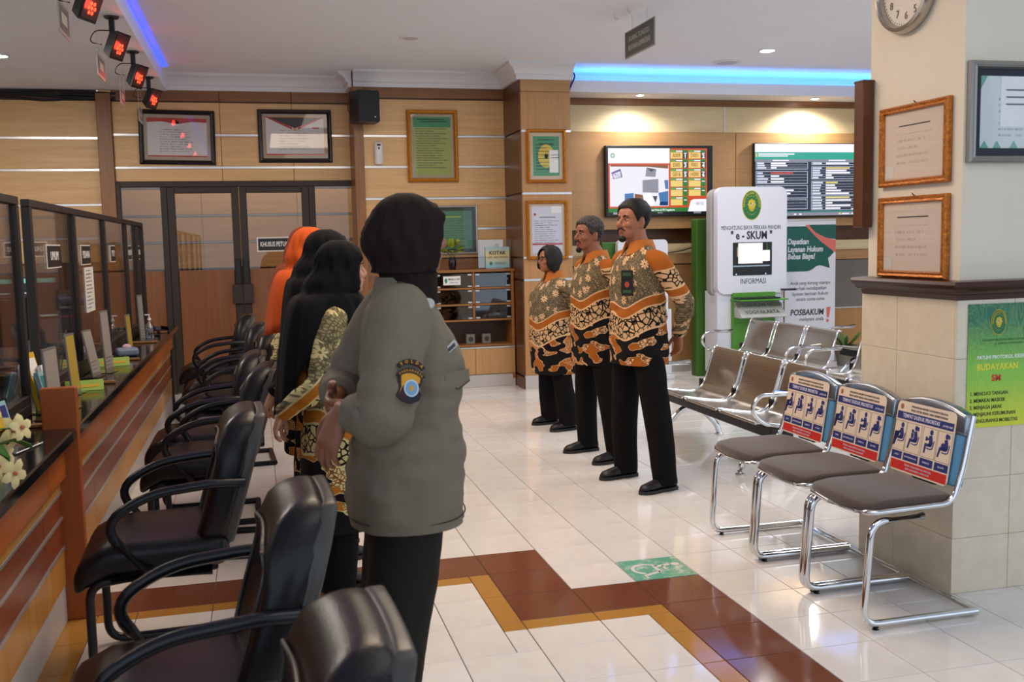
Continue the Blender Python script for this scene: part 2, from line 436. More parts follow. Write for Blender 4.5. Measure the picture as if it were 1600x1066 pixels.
MB().box(6.305, 8.0, 10.305, 10.42, .64, .655).obj('metal_strip', STEEL, wt)
MB().rbox(6.305, 8.0, 10.31, 10.42, .12, .638, .004, 1).obj('panel', TANW, wt)
MB().box(3.10, 8.0, 10.30, 10.42, 0, .12).obj('skirting', GREYSK, wt)
structure(MB().box(8.0, 8.15, 6.2, 10.6, 0, 3.25).obj('wall_right', WHITE))
structure(MB().box(-4.15, -4.0, 1.0, 13, 0, 3.25).obj('wall_left', WHITE))

# ---------------------------------------------------------------- ceilings, cornice, coves
structure(MB().box(-.80, 8.15, -1.5, 10.8, 3.25, 3.40).obj('ceiling', CEIL))
cl = structure(MB().box(-4.15, -.80, -1.5, 10.76, 3.085, 3.40).obj('ceiling_lowered', CEIL))
def cornice(name, path):
    prof = [(.0, 3.09), (.035, 3.09), (.035, 3.135), (.05, 3.14), (.06, 3.165), (.085, 3.20), (.115, 3.215), (.13, 3.225), (.13, 3.25), (0, 3.25)]
    rings = []
    P = [Vector((a, b, 0)) for a, b in path]
    for i, p in enumerate(P):
        d0 = (P[i]-P[i-1]).normalized() if i else (P[1]-P[0]).normalized()
        d1 = (P[i+1]-P[i]).normalized() if i < len(P)-1 else d0
        n0, n1 = Vector((d0.y, -d0.x, 0)), Vector((d1.y, -d1.x, 0))
        n = (n0+n1).normalized(); k = 1/max(.3, n.dot(n0))
        rings.append([p+n*k*o+Vector((0, 0, z)) for o, z in prof])
    return structure(MB().loft(rings).obj(name, plain('cornice_white', '#d6d4d4', .6, vary=.02, scale=5), smooth=35))
cornice('trim_1', [(-.80, 10.73), (1.008, 10.73), (1.008, 10.27+.03)])
cornice('trim_2', [(1.02, 10.30), (2.582, 10.30), (2.582, 9.65), (3.13, 9.65)])
# white soffit above the televisions with its blue light trough
sf = structure(MB().box(3.13, 8.0, 9.80, 10.42, 3.015, 3.03).obj('ceiling_soffit', WHITE))
MB().box(3.13, 8.0, 9.78, 9.81, 3.0, 3.115).obj('fascia_board', WHITE, sf)
MB().box(3.13, 8.0, 10.24, 10.255, 3.03, 3.25).obj('trough_back', WHITE, sf)
BLUE = glow('blue_led', (.04, .075, 1, 1), 2.2)
BLUE2 = glow('blue_led_trough', (.07, .29, 1, 1), 32.0)
o = MB().rbox(3.14, 7.9, 9.93, 9.97, 3.031, 3.046, .004, 1).obj('light_strip', BLUE2); tag(o, 'blue lit light strip lying in the ceiling trough above the televisions', 'light strip')
o = MB().rbox(-.797, -.742, 1.0, 10.24, 3.238, 3.252, .004, 1).obj('light_strip', BLUE); tag(o, 'blue glowing light strip along the edge of the lowered ceiling over the counter', 'light strip')

# ---------------------------------------------------------------- pillar with pictures on the right
PILC = plain('cream_pillar_paint', '#d6cbb9', .7, vary=.03, scale=8)
pil = structure(MB().box(2.755, 3.40, 3.445, 4.07, 0, 3.25).obj('wall_pillar', PILC))
TILEC = NT('pillar_tile'); _n = TILEC.noise(TILEC.coord(), 14, 5, .65); TILEC.set(color=TILEC.mix(TILEC.mapr(_n, .3, .7), '#d9ccb6', '#cfc0a8'), rough=.25); TILEC = TILEC.m
for r in range(5):
    z0, z1 = max(0, r*.25-.015), min(1.225, (r+1)*.25-.015)
    for a, b in ((3.4452, 3.82), (3.822, 4.085)): MB().rbox(2.735, 2.755, a, b, z0+.0006, z1-.0006, .0012, 1).obj('wall_tile', TILEC, pil)
    for a, b in ((2.735, 3.01), (3.012, 3.41)): MB().rbox(a, b, 3.43, 3.4445, z0+.0006, z1-.0006, .0012, 1).obj('wall_tile', TILEC, pil)
def ledge():
    prof = [(0, 1.225), (.012, 1.225), (.02, 1.245), (.045, 1.252), (.055, 1.268), (.07, 1.275), (.078, 1.29), (.07, 1.302), (0, 1.305)]
    path = [(2.745, 4.08), (2.745, 3.44), (3.41, 3.44)]; P = [Vector((a, b, 0)) for a, b in path]
    ns = [Vector((-1, 0, 0)), Vector((-1, -1, 0)), Vector((0, -1, 0))]
    rings = [[p+n*o+Vector((0, 0, z)) for o, z in prof] for p, n in zip(P, ns)]
    m = plain('dark_red_varnish', '#3a1a12', .28, 0, .15, 20)
    MB().loft(rings).obj('ledge_moulding', m, pil, smooth=40)
ledge()

# ---------------------------------------------------------------- service counter
CO = wood('orange_wood', '#b2632a', '#96491b', 'y', .8, .28)
COZ = wood('orange_wood_upright', '#a4551f', '#8b4115', 'z', .8, .3)
CR = wood('red_brown_wood', '#8c4520', '#6e3013', 'y', .8, .28)
CY = wood('yellow_wood', '#c58d43', '#ad7430', 'z', .5, .3)
def counter():
    c = thing('service_counter', 'long orange and brown wood service counter with a black stone top on the left', 'counter', (-.9, 5.2, 0))
    off = Vector((.9, -5.2, 0)); T = Matrix.Translation(off)
    def B(nm, x0, x1, y0, y1, z0, z1, m, b=.003): return MB().rbox(x0, x1, y0, y1, z0, z1, b, 1, T).obj(nm, m, c)
    Y0, Y1 = 1.6, 9.55
    B('carcass', -1.35, -.83, Y0, Y1, 0, .735, DARKW)
    B('counter_top', -1.42, -.735, Y0, Y1+.1, .745, .7915, plain('black_granite', '#0d0d0f', .12, 0, .3, 90), .006)
    segs = [1.6, 2.75, 3.9, 5.05, 6.2, 7.35, 8.5, 9.55]
    for i in range(len(segs)-1):
        a, b = segs[i]+.001, segs[i+1]-.001
        B('top_rail', -.83, -.782, a, b, .595, .744, CO)
        B('yellow_strip', -.83, -.806, a, b, .541, .593, CY)
        B('front_panel', -.83, -.808, a, b, .437, .527, CR)
        B('front_panel', -.83, -.808, a, b, .315, .423, CR)
        B('kick_panel', -.83, -.808, a, b, .155, .301, CY)
        B('plinth', -.83, -.812, a, b, .0, .153, GREYSK)
        for z in (.534, .43, .308): B('metal_strip', -.83, -.803, a, b, z-.007, z+.007, STEEL, .001)
    B('end_panel', -1.3, -.79, Y1+.002, Y1+.05, 0, .742, BLACK)
    B('divider_fin', -.86, -.725, 4.245, 4.285, 0, .958, COZ, .004)
    for y in (4.32, 5.62, 6.75, 7.95, 8.85): 
        MB().rbox(-.977, -.76, y-.012, y+.012, .7925, .807, .003, 1, T).obj('wooden_rail', wood('rail_wood', '#9a6a3a', '#7d522a', 'x', 1, .35), c)
    return c
counter()
def glass(name, tint, rough=.02, refl=.10, clear=.92):
    """clear sheet: see-through with a mirror-like film"""
    t = NT(name); tr = t.node('ShaderNodeBsdfTransparent'); tr.inputs[0].default_value = tint
    gl = t.node('ShaderNodeBsdfGlossy'); gl.inputs['Roughness'].default_value = rough; gl.inputs[0].default_value = (1, 1, 1, 1)
    fr = t.node('ShaderNodeLayerWeight'); fr.inputs[0].default_value = .35
    mx = t.node('ShaderNodeMixShader'); t.put(mx.inputs[0], t.mapr(fr.outputs['Fresnel'], 0, 1, refl*.4, min(1, refl*4)))
    t.t.links.new(tr.outputs[0], mx.inputs[1]); t.t.links.new(gl.outputs[0], mx.inputs[2]); t.t.links.new(mx.outputs[0], t.out.inputs[0]); return t.m
GL_SCREEN = glass('screen_glass', (.86, .84, .84, 1), .02, .20)
GL_PIC = glass('picture_glass', (.97, .97, .97, 1), .02, .03)
GL_DOOR = glass('door_glass', (.74, .71, .68, 1), .02, .08)
ACRYL = glass('clear_acrylic', (.9, .92, .93, 1), .03, .22)
CARDW = plain('white_card', '#d8d4cc', .6, vary=.02)
def screens():
    PX = -1.0
    def frame(name, label, ys, lead):
        s = thing(name, label, 'screen', (PX, ys[0], .7925)); z0, z1 = .088, .945
        def b(nm, y0, y1, a0, a1, m=DARKFR): return MB().rbox(-.02, .02, y0-ys[0], y1-ys[0], a0, a1, .003, 1).obj(nm, m, s)
        b('base_rail', ys[0], ys[-1], .001, .05); b('bottom_rail', ys[0], ys[-1], .05, z0); b('top_rail', ys[0]-.02, ys[-1]+.02, z1-.035, z1)
        for y in ys: b('upright', y-.02, y+.02, z0, z1-.035)
        for i in range(len(ys)-1):
            MB().box(-.003, .003, ys[i]+.02-ys[0], ys[i+1]-.02-ys[0], z0, z1-.035).obj('glass_pane', GL_SCREEN, s)
        return s
    frame('glass_screen', 'nearest black framed glass screen on the counter, cut off by the photo edge', [2.25, 3.45, 4.67], 0)
    ys = [4.93, 6.05, 7.20, 8.35, 9.05, 9.52]
    s = frame('glass_screen', 'long black framed glass screen of five panes on the far counter', ys, 1)
    names = ['UMUM', 'PIDANA', 'PTSP', 'HUKUM', 'KASIR']
    for i, y in enumerate((5.45, 6.42, 7.58, 8.55, 9.2)):
        t = thing('counter_sign', ['black square service sign on the nearest pane of the long screen', 'black square service sign on the second pane, above a paper notice', 'small dark service sign on the third pane of the long screen', 'dark service sign on the fourth pane of the long screen', 'dark service sign on the last pane of the long screen'][i], 'sign', (PX+.006, y, 1.475), PI/2, 'service signs on the glass screen')
        w = (.36, .33, .24, .20, .16)[i]; h = .118
        MB().box(-w/2, w/2, -.004, 0, -h/2, h/2).obj('plate', CARDW, t); MB().box(-w/2+.006, w/2-.006, -.0055, -.004, -h/2+.006, h/2-.006).obj('black_face', BLACK, t)
        text(names[i], .06, plain('sign_white', '#d9d5cf', .5), t, (0, -.0062, .0), sx=1.15, bold=.02)
    n = thing('paper_notice', 'white printed notice hanging on the second pane of the long screen', 'notice', (PX+.006, 6.50, 1.265), PI/2)
    MB().box(-.16, .16, -.002, 0, -.135, .135).obj('sheet', text_paper('notice_print', '#ddd9d0', '#3c3a38', 12, .32, .27, .12, .94, .08, dens=.4), n)
screens()

# ---------------------------------------------------------------- double door in the back wall
def doors():
    y = 10.70; d = structure(MB().rbox(-1.335, -1.295, y, y+.10, 0, 2.17, .004).obj('door_1', DARKFR))
    def b(nm, x0, x1, z0, z1, m=DARKFR, y0=0, y1=.10, p=None): return MB().rbox(x0, x1, y+y0, y+y1, z0, z1, .004, 1).obj(nm, m, p or d)
    b('frame_upright', 1.02, 1.065, 0, 2.17); b('frame_head', -1.295, 1.02, 2.125, 2.17)
    b('mullion', -.915, -.855, 0, 2.125); b('mullion', .56, .625, 0, 2.125)
    def leaf(x0, x1, side):
        l = b('door_leaf', x0, x0+.075, .01, 2.12, DARKFR, .01, .07)
        b('stile', x1-.075, x1, .01, 2.12, DARKFR, .01, .07, l); b('head_rail', x0+.075, x1-.075, 2.06, 2.12, DARKFR, .01, .07, l)
        b('kick_rail', x0+.075, x1-.075, .01, .10, DARKFR, .01, .07, l)
        b('wood_panel', x0+.075, x1-.075, .10, 1.275, wood('door_panel_wood', '#7d4c26', '#693b1b', 'z', .7, .4), .03, .055, l)
        MB().box(x0+.075, x1-.075, y+.038, y+.046, 1.275, 2.06).obj('glass_pane', GL_DOOR, l)
        b('handle', (x1-.065 if side else x0+.01), (x1-.01 if side else x0+.065), 1.12, 1.38, BLACK, -.03, .01, l)
        b('lock_box', (x1-.10 if side else x0+.0), (x1-.0 if side else x0+.10), .92, 1.12, DARKFR, -.03, .01, l)
    leaf(-.855, -.152, 1); leaf(-.148, .56, 0)
    for x0, x1 in ((-1.295, -.915), (.625, 1.02)):
        b('wood_panel', x0, x1, .0, 1.275, wood('door_panel_wood', '#7d4c26', '#693b1b', 'z', .7, .4), .03, .055)
        MB().box(x0, x1, y+.038, y+.046, 1.275, 2.125).obj('glass_pane', GL_DOOR, d)
    t = thing('door_sign', 'black door sign reading KHUSUS PETUGAS on the right door leaf', 'sign', (.21, y+.030, 1.525))
    MB().rbox(-.2, .2, -.004, 0, -.075, .075, .0015, 1).obj('plate', plain('sign_white', '#d9d5cf', .5), t)
    MB().rbox(-.188, .188, -.006, -.004, -.063, .063, .0008, 1).obj('black_face', BLACK, t)
    text('KHUSUS PETUGAS', .068, plain('sign_white', '#d9d5cf', .5), t, (0, -.0066, 0), sx=.60, bold=.025)
    # lobby behind the glass
    w = panel_wall('wall_lobby', 12.3, -2.4, 2.2, rows_of([1.25, 1.57, 1.88, 2.2, 2.6], CREAMW), CREAMW, (1.57, 1.88, 2.2), (-.6, .5), z1=3.2)
    MB().box(-2.4, 2.2, 12.27, 12.3, 0, 1.24).obj('panel', BROWNX, w)
    structure(MB().box(-2.4, 2.2, 10.9, 12.4, 3.2, 3.3).obj('ceiling_lobby', CEIL))
    structure(MB().box(-2.5, -2.4, 10.9, 12.4, 0, 3.3).obj('wall_lobby_left', WHITE)); structure(MB().box(2.2, 2.3, 10.6, 12.4, 0, 3.3).obj('wall_lobby_right', WHITE))
doors()
# ---------------------------------------------------------------- black visitor chairs at the counter
LEATH = NT('black_leather'); _n = LEATH.vor(LEATH.coord(), 170).outputs[0]; LEATH.set(color='#110f10', rough=.33, spec=.28); LEATH.bump(_n, .12, .002); LEATH = LEATH.m
LEATH2 = plain('charcoal_leather_edge', '#3a3733', .38, 0, .1, 60, .08)
def cushion(x0, x1, y0, y1, z0, z1, b, fn=None, M=None):
    mb = MB().rbox(x0, x1, y0, y1, z0, z1, b, 4)
    bm = bmesh.new(); vs = [bm.verts.new(v) for v in mb.v]
    for f in mb.f: bm.faces.new([vs[i] for i in f])
    bmesh.ops.subdivide_edges(bm, edges=[e for e in bm.edges if e.calc_length() > .08], cuts=5, use_grid_fill=True)
    bm.verts.index_update(); bm.faces.ensure_lookup_table()
    out = MB(); V = [fn(v.co) if fn else v.co.copy() for v in bm.verts]
    out.add(V, [[v.index for v in f.verts] for f in bm.faces], M); bm.free(); return out
def visitor_chair(label):
    """faces -x; origin on the floor under the seat centre"""
    t = thing('visitor_chair', label, 'chair')
    def seatf(p):
        q = p.copy(); k = max(0, (-.13-q.x)/.12); q.z -= .055*k*k
        q.z += .012*math.cos(min(1, abs(q.y)/.24)*PI/2)*(1 if q.z > .46 else 0); return q
    cushion(-.27, .24, -.245, .245, .40, .505, .04, seatf).obj('seat', LEATH, t, smooth=50)
    def backf(p):
        q = p.copy(); h = (q.z-.46)/.50; k = min(max((h-.0)/1.0, 0), 1)
        lean = .20+.135*h+.04*max(0, h-.72)**1.2
        taper = 1-.40*max(0, (h-.52)/.48)**2.6-.16*max(0, (.3-h)/.3)**1.5
        dish = .03*(1-(q.y/.24)**2)*(1 if q.x < 0 else .4)
        q.y *= taper; q.x = q.x*(1.0-.25*max(0, h-.8)/.2)+lean+dish*(.3 if h > .75 else 1)-.018*math.exp(-((h-.86)/.12)**2)*(1 if q.x < 0 else 0)
        q.z = .46+.46*h; return q
    cushion(-.085, .035, -.245, .245, .46, .96, .048, backf).obj('backrest', LEATH, t, smooth=50)
    def shellf(p):
        q = backf(p); q.x += .03; return q
    cushion(-.02, .022, -.236, .236, .468, .952, .014, shellf).obj('back_shell', LEATH2, t, smooth=50)
    for s in (-1, 1):      # piped seams of the backrest
        pts = [backf(Vector((-.087, s*.20*(1-.05*abs(h-.5)), .47+.38*h)))-Vector((.001, 0, 0)) for h in [i/10 for i in range(11)]]
        MB().tube(pts, .0045, 6).obj('seam_piping', LEATH2, t, smooth=60)
    pts = [backf(Vector((-.087, -.2+.4*i/10, .85+.02*math.cos((i-5)/5*PI/2))))-Vector((.001, 0, 0)) for i in range(11)]
    MB().tube(pts, .0045, 6).obj('seam_piping', LEATH2, t, smooth=60)
    for s in (-1, 1):
        y = s*.262
        arm = bend([(-.02, y, .40), (-.17, y, .585), (-.02, y, .68), (.20, y, .70), (.30, y*.93, .69)], .10, 6)
        MB().tube(arm, .0165, 10).obj('armrest', BLACKM, t, smooth=60)
        leg = bend([(.18, y*.85, .385), (-.22, y*.85, .385), (-.22, y*.85, .016), (.30, y*.85, .016)], .07, 6)
        MB().tube(leg, .0155, 10).obj('leg', BLACKM, t, smooth=60)
    MB().tube([(.30, -.235, .016), (.30, .235, .016)], .0155, 10).obj('cross_bar', BLACKM, t, smooth=60)
    MB().rbox(-.2, .2, -.2, .2, .375, .405, .01).obj('seat_frame', BLACKM, t)
    return t
CH = [('empty black leather visitor chair nearest the camera, cut off by the bottom edge', -.19, 1.52, 2), ('second black leather visitor chair from the camera, behind the policewoman', -.235, 2.40, 2), ('third black leather visitor chair from the camera, beside the wooden fin', -.385, 3.73, 2),
      ('fourth black leather visitor chair from the camera, pulled out beside the women in batik', -.30, 5.10, -5), ('fifth black leather visitor chair from the camera, drawn up to the counter', -.355, 5.70, 0),
      ('sixth black leather visitor chair from the camera, behind the women in batik', -.25, 7.15, 3), ('seventh black leather visitor chair from the camera, second from the double door', -.32, 7.85, 0), ('last black leather visitor chair in front of the double door', -.42, 8.95, 2)]
c0 = None
for lab, x, y, a in CH:
    if c0 is None: c0 = visitor_chair(lab); c0['group'] = 'black visitor chairs along the counter'; c0.location = (x, y, 0); c0.rotation_euler.z = math.radians(a)
    else: dup(c0, (x, y, 0), math.radians(a), lab)

# ---------------------------------------------------------------- priority seats with printed covers
FABR = NT('brown_grey_fabric'); _n = FABR.noise(FABR.coord(), 420, 2); FABR.set(color=FABR.mix(FABR.mapr(_n, .3, .7), '#54433a', '#382c26'), rough=.9, sheen=.3); FABR.bump(_n, .25, .002); FABR = FABR.m
COVERB = plain('blue_cover_cloth', '#4f86ac', .6, 0, .06, 30); PLAST = glass('clear_plastic_bag', (.86, .87, .88, 1), .22, .60)
POSTP = plain('poster_paper', '#dcc9b4', .45, vary=.02); NAVY = plain('poster_navy', '#27306e', .45); PRED = plain('poster_red', '#c22a22', .45); PTXT = plain('poster_grey_text', '#5d5350', .5); PALE = plain('poster_pale_text', '#c9c4d4', .5)
def seated_figure(mb, cx, cz, h, kind, y):
    """pictogram of a seated traveller seen from the side (facing left)"""
    d = .0006
    def P(pts): mb.prism([(cx+a*h, cz+b*h) for a, b in pts], y, y-d)
    P(ngon(.095, .105, 14, .10, .40))                                            # head
    P([(-.02, .27), (.16, .29), (.24, .02), (.20, -.12), (-.02, -.12), (.02, .05)])  # trunk
    P([(-.25, -.03), (.16, -.03), (.16, -.15), (-.17, -.15), (-.25, -.42), (-.34, -.42)] if kind != 2 else [(-.22, -.04), (.16, -.03), (.16, -.15), (-.12, -.15), (-.16, -.42), (-.24, -.42)])  # thigh and shin
    P([(.28, .10), (.33, .12), (.27, -.20), (.14, -.25), (-.10, -.24), (-.10, -.20), (.12, -.21), (.23, -.17)])     # seat
    if kind == 0: P([(-.36, -.45), (-.33, -.45), (-.30, .12), (-.10, .14), (.03, .22), (.03, .14), (-.08, .07), (-.33, .10)])
    if kind == 1:
        P(ngon(.07, .075, 12, -.10, .27)); P([(-.18, .18), (-.04, .2), (-.02, .0), (-.16, -.02)])
    if kind == 2: P([(-.20, .12), (.04, .20), (.04, .12), (-.20, .04)]); P([(-.2, .2), (-.1, .22), (-.1, .12), (-.2, .1)])
    if kind == 3: P(ngon(.12, .12, 14, -.06, .02))
    if kind in (1, 3): P([(.18, .48), (.26, .46), (.27, .34), (.21, .30)])
def priority_chair(label, y):
    t = thing('priority_chair', label, 'chair', (2.40, y, 0), 0, 'priority seats beside the pillar')
    # chair faces -x : cantilever tube frame, padded seat, covered back
    for s in (-1, 1):
        q = s*.206
        MB().tube(bend([(.02, q, .425), (-.205, q, .42), (-.235, q, .022), (.27, q, .022)], .065, 7), .0142, 12).obj('leg', CHROME, t, smooth=60)
        MB().cyl((-.18, q, 0), (-.18, q, .012), .014, 10).obj('foot', BLACK, t)
        MB().tube(bend([(-.235, q*.72, .456), (-.205, q*1.035, .456), (.14, q*1.05, .466), (.185, q*1.05, .60), (.225, q*1.05, .80)], .05, 6), .0115, 10).obj('back_post', CHROME, t, smooth=60)
    MB().tube([(.27, -.206, .022), (.27, .206, .022)], .0142, 12).obj('floor_bar', CHROME, t, smooth=60)
    MB().tube([(-.236, -.15, .456), (-.252, 0, .456), (-.236, .15, .456)], .0115, 10).obj('front_bar', CHROME, t, smooth=60)
    def sf(p):
        q = p.copy(); q.z += .014*(1-(q.y/.22)**2)*(1 if q.z > .47 else 0)-.012*max(0, (-.12-q.x)/.1)**2; k = abs(q.y)/.215; q.x -= .018*(1-k*k)*(1 if q.x < -.1 else 0); q.x += .05*max(0, k-.62)**1.5*3*(1 if q.x < -.15 else 0); return q
    cushion(-.235, .155, -.203, .203, .456, .494, .017, sf).obj('seat', FABR, t, smooth=50)
    lean = math.radians(9)
    M = Matrix.Translation((.172, 0, .52)) @ Matrix.Rotation(lean, 4, 'Y')
    def bf(p):
        q = p.copy(); k = 1-(q.y/.215)**2; q.z += .045*k*max(0, (q.z-.2)/.1) if q.z > .2 else 0; return M @ q
    bk = cushion(-.012, .022, -.208, .208, .0, .268, .011, bf).obj('backrest', COVERB, t, smooth=50)
    def pf(p): 
        q = bf(p); return q
    cushion(-.019, .030, -.216, .216, .20, .284, .014, pf).obj('plastic_cover', PLAST, t, smooth=50)
    MB().rbox(-.004, .02, -.07, .07, -.02, .004, .008, 2, M).obj('back_bracket', BLACK, t)
    # printed card on the front of the back
    C = bpy.data.objects.new('priority_card', None)
    mb = MB(); mb.prism(rrect(.385, .30, .025, 5), 0, -.003); card = mb.obj('priority_card', POSTP, t)
    card.matrix_local = M @ Matrix.Translation((-.0175, .016, .138)) @ Matrix.Rotation(-PI/2, 4, 'Z') @ Matrix.Diagonal((.94, 1, .97, 1))
    y0 = -.0032
    m = MB(); m.box(-.185, .185, y0-.0005, y0, .073, .105); 
    for i, (a, w) in enumerate(((-.152, .07), (-.057, .1), (.047, .085), (.143, .085))): m.box(a-w/2+.0+.0, a+w/2, y0-.0005, y0, -.098, -.066)
    m.obj('blue_bands', NAVY, card)
    MB().box(-.185, .185, y0-.0005, y0, -.143, -.104).obj('red_band', PRED, card)
    for k, a in enumerate((-.150, -.055, .045, .143)):
        m = MB(); seated_figure(m, a, .003, .11, k, y0); m.obj('pictogram', NAVY, card)
    m = MB()
    for a, w in ((-.152, .08), (-.057, .1), (.047, .09), (.143, .09)):
        for x0, x1, z0, z1 in ((a-w/2, a+w/2, .063, .0645), (a-w/2, a+w/2, -.061, -.0595), (a-w/2, a-w/2+.0015, -.06, .064), (a+w/2-.0015, a+w/2, -.06, .064)): m.box(x0, x1, y0-.0004, y0, z0, z1)
    m.obj('box_lines', PTXT, card)
    text('TEMPAT DUDUK PRIORITAS', .023, PALE, card, (-.025, y0-.0007, .089), sx=.85, bold=.02)
    text('priority seats', .016, PALE, card, (.148, y0-.0007, .088), sx=.7, shear=.2)
    text('PENGADILAN NEGERI YOGYAKARTA KELAS IA', .0125, PTXT, card, (.02, y0-.0004, .133), sx=.9)
    text('TIDAK UNTUK MEREKA YANG MEMBUTUHKAN', .0125, PTXT, card, (.02, y0-.0004, .117), sx=.9)
    MB().prism(ngon(.011, .012, 14, -.162, .126), y0-.0006, y0).obj('seal_mark', plain('seal_brown', '#a0603c', .5), card)
    for (w, z) in (('Berikan tempat duduk ini untuk yang', -.116), ('lebih membutuhkan, terima kasih', -.131)): text(w, .0125, PALE, card, (0, y0-.0007, z), sx=.95)
    for w, a in (('LANSIA', -.152), ('IBU MEMBAWA ANAK', -.057), ('DISABILITAS', .047), ('IBU HAMIL', .143)): text(w, .0105, PALE, card, (a, y0-.0007, -.082), sx=.8)
    return t
priority_chair('grey priority seat with printed cover, farthest of the three beside the steel benches', 4.29)
priority_chair('grey priority seat with printed cover, the middle one of the three', 3.8475)
priority_chair('grey priority seat with printed cover, nearest of the three at the pillar corner', 3.405)

# ---------------------------------------------------------------- perforated steel benches
PERF = NT('perforated_steel'); _v = PERF.vor(PERF.coord(), 170, rnd=.1).outputs[0]; _h = PERF.ma('LESS_THAN', _v, .26)
PERF.set(color=PERF.mix(_h, '#b3aca2', '#55504a'), metal=.9, rough=.24); PERF.bump(_h, -.2, .002); PERF = PERF.m
def bench(label, x, y, n, arms=(1, 1), legs=(0, 1), first=None):
    """n seats in a row along y, facing -x; y is the far end, seats run towards the camera"""
    t = thing('steel_bench', label, 'bench', (x, y, 0), 0, 'steel waiting benches'); P = .545
    prof = [(0, .352), (.02, .362), (.12, .345), (.26, .325), (.335, .328), (.385, .36), (.42, .43), (.455, .54), (.485, .635), (.505, .662), (.525, .655)]
    prof = [(a, b) for a, b in [(p.x, p.y) for p in smoothpath([(a, b, 0) for a, b in prof], 3)]]
    for i in range(n):
        yc = -P*(i+.5); w = .245
        st = thing_part('seat', t)
        th = .006; up = [(a, b) for a, b in prof]; poly = []
        rings = []
        for a, b in up: rings.append([Vector((a, yc-w, b)), Vector((a, yc+w, b)), Vector((a+.002, yc+w, b-th)), Vector((a+.002, yc-w, b-th))])
        s = MB().loft(rings).obj('seat_shell', PERF, t, smooth=40)
        for q in (-1, 1): MB().tube([(a, yc+q*w, b-.002) for a, b in up], .009, 8).obj('chrome_rim', CHROME, s, smooth=60)
        MB().rbox(.38, .41, yc+w+.005, yc+w+.045, .31, .41, .006, 1).obj('bracket', BLACK, s)
    MB().rbox(.18, .26, -P*n+.02, -.02, .235, .305, .008, 1).obj('beam', BLACK, t)
    MB().rbox(.10, .18, -P*n+.02, -.02, .25, .325, .008, 1).obj('seat_rail', BLACK, t)
    for k in legs:
        yy = -.19 if k == 0 else -P*n+.19
        l = MB()
        l.tube(bend([(-.02, yy, .02), (.0, yy, .075), (.14, yy, .215), (.22, yy, .26), (.30, yy, .215), (.44, yy, .075), (.455, yy, .02)], .05, 4), [.014]*2+[.017]*0+[.015]*33, 10) if False else l.tube(bend([(-.02, yy, .02), (.0, yy, .08), (.16, yy, .225), (.28, yy, .225), (.43, yy, .08), (.45, yy, .02)], .05, 4), .017, 10, flat=1.3)
        lo = l.obj('leg', CHROME, t, smooth=60)
        for xx in (-.02, .45): MB().lathe([(.03, 0), (.03, .008), (.014, .014), (.012, .03)], (xx, yy, 0), 14).obj('foot', CHROME, lo, smooth=50)
    for k, on in zip((0, 1), arms):
        if not on: continue
        yy = .012 if k == 0 else -P*n-.012
        MB().tube(bend([(.30, yy, .30), (.02, yy, .36), (-.055, yy, .45), (.0, yy, .535), (.30, yy, .535)], .07, 6), .0135, 10).obj('armrest', CHROME, t, smooth=60)
        MB().tube([(.10, yy, .545), (.30, yy, .545)], .018, 10).obj('arm_pad', CHROME, t, smooth=60)
    return t
def thing_part(nm, t): return None
bench('front steel bench of three perforated seats beside the young man', 2.92, 7.06, 3)
bench('steel bench of three perforated seats in the second row, in front of the e-SKUM kiosk', 4.42, 9.30, 3)
bench('steel bench in the second row, nearer one partly hidden by the pillar', 4.48, 7.42, 3)
bench('steel bench in the third row, mostly hidden by the pillar', 5.75, 9.15, 3)

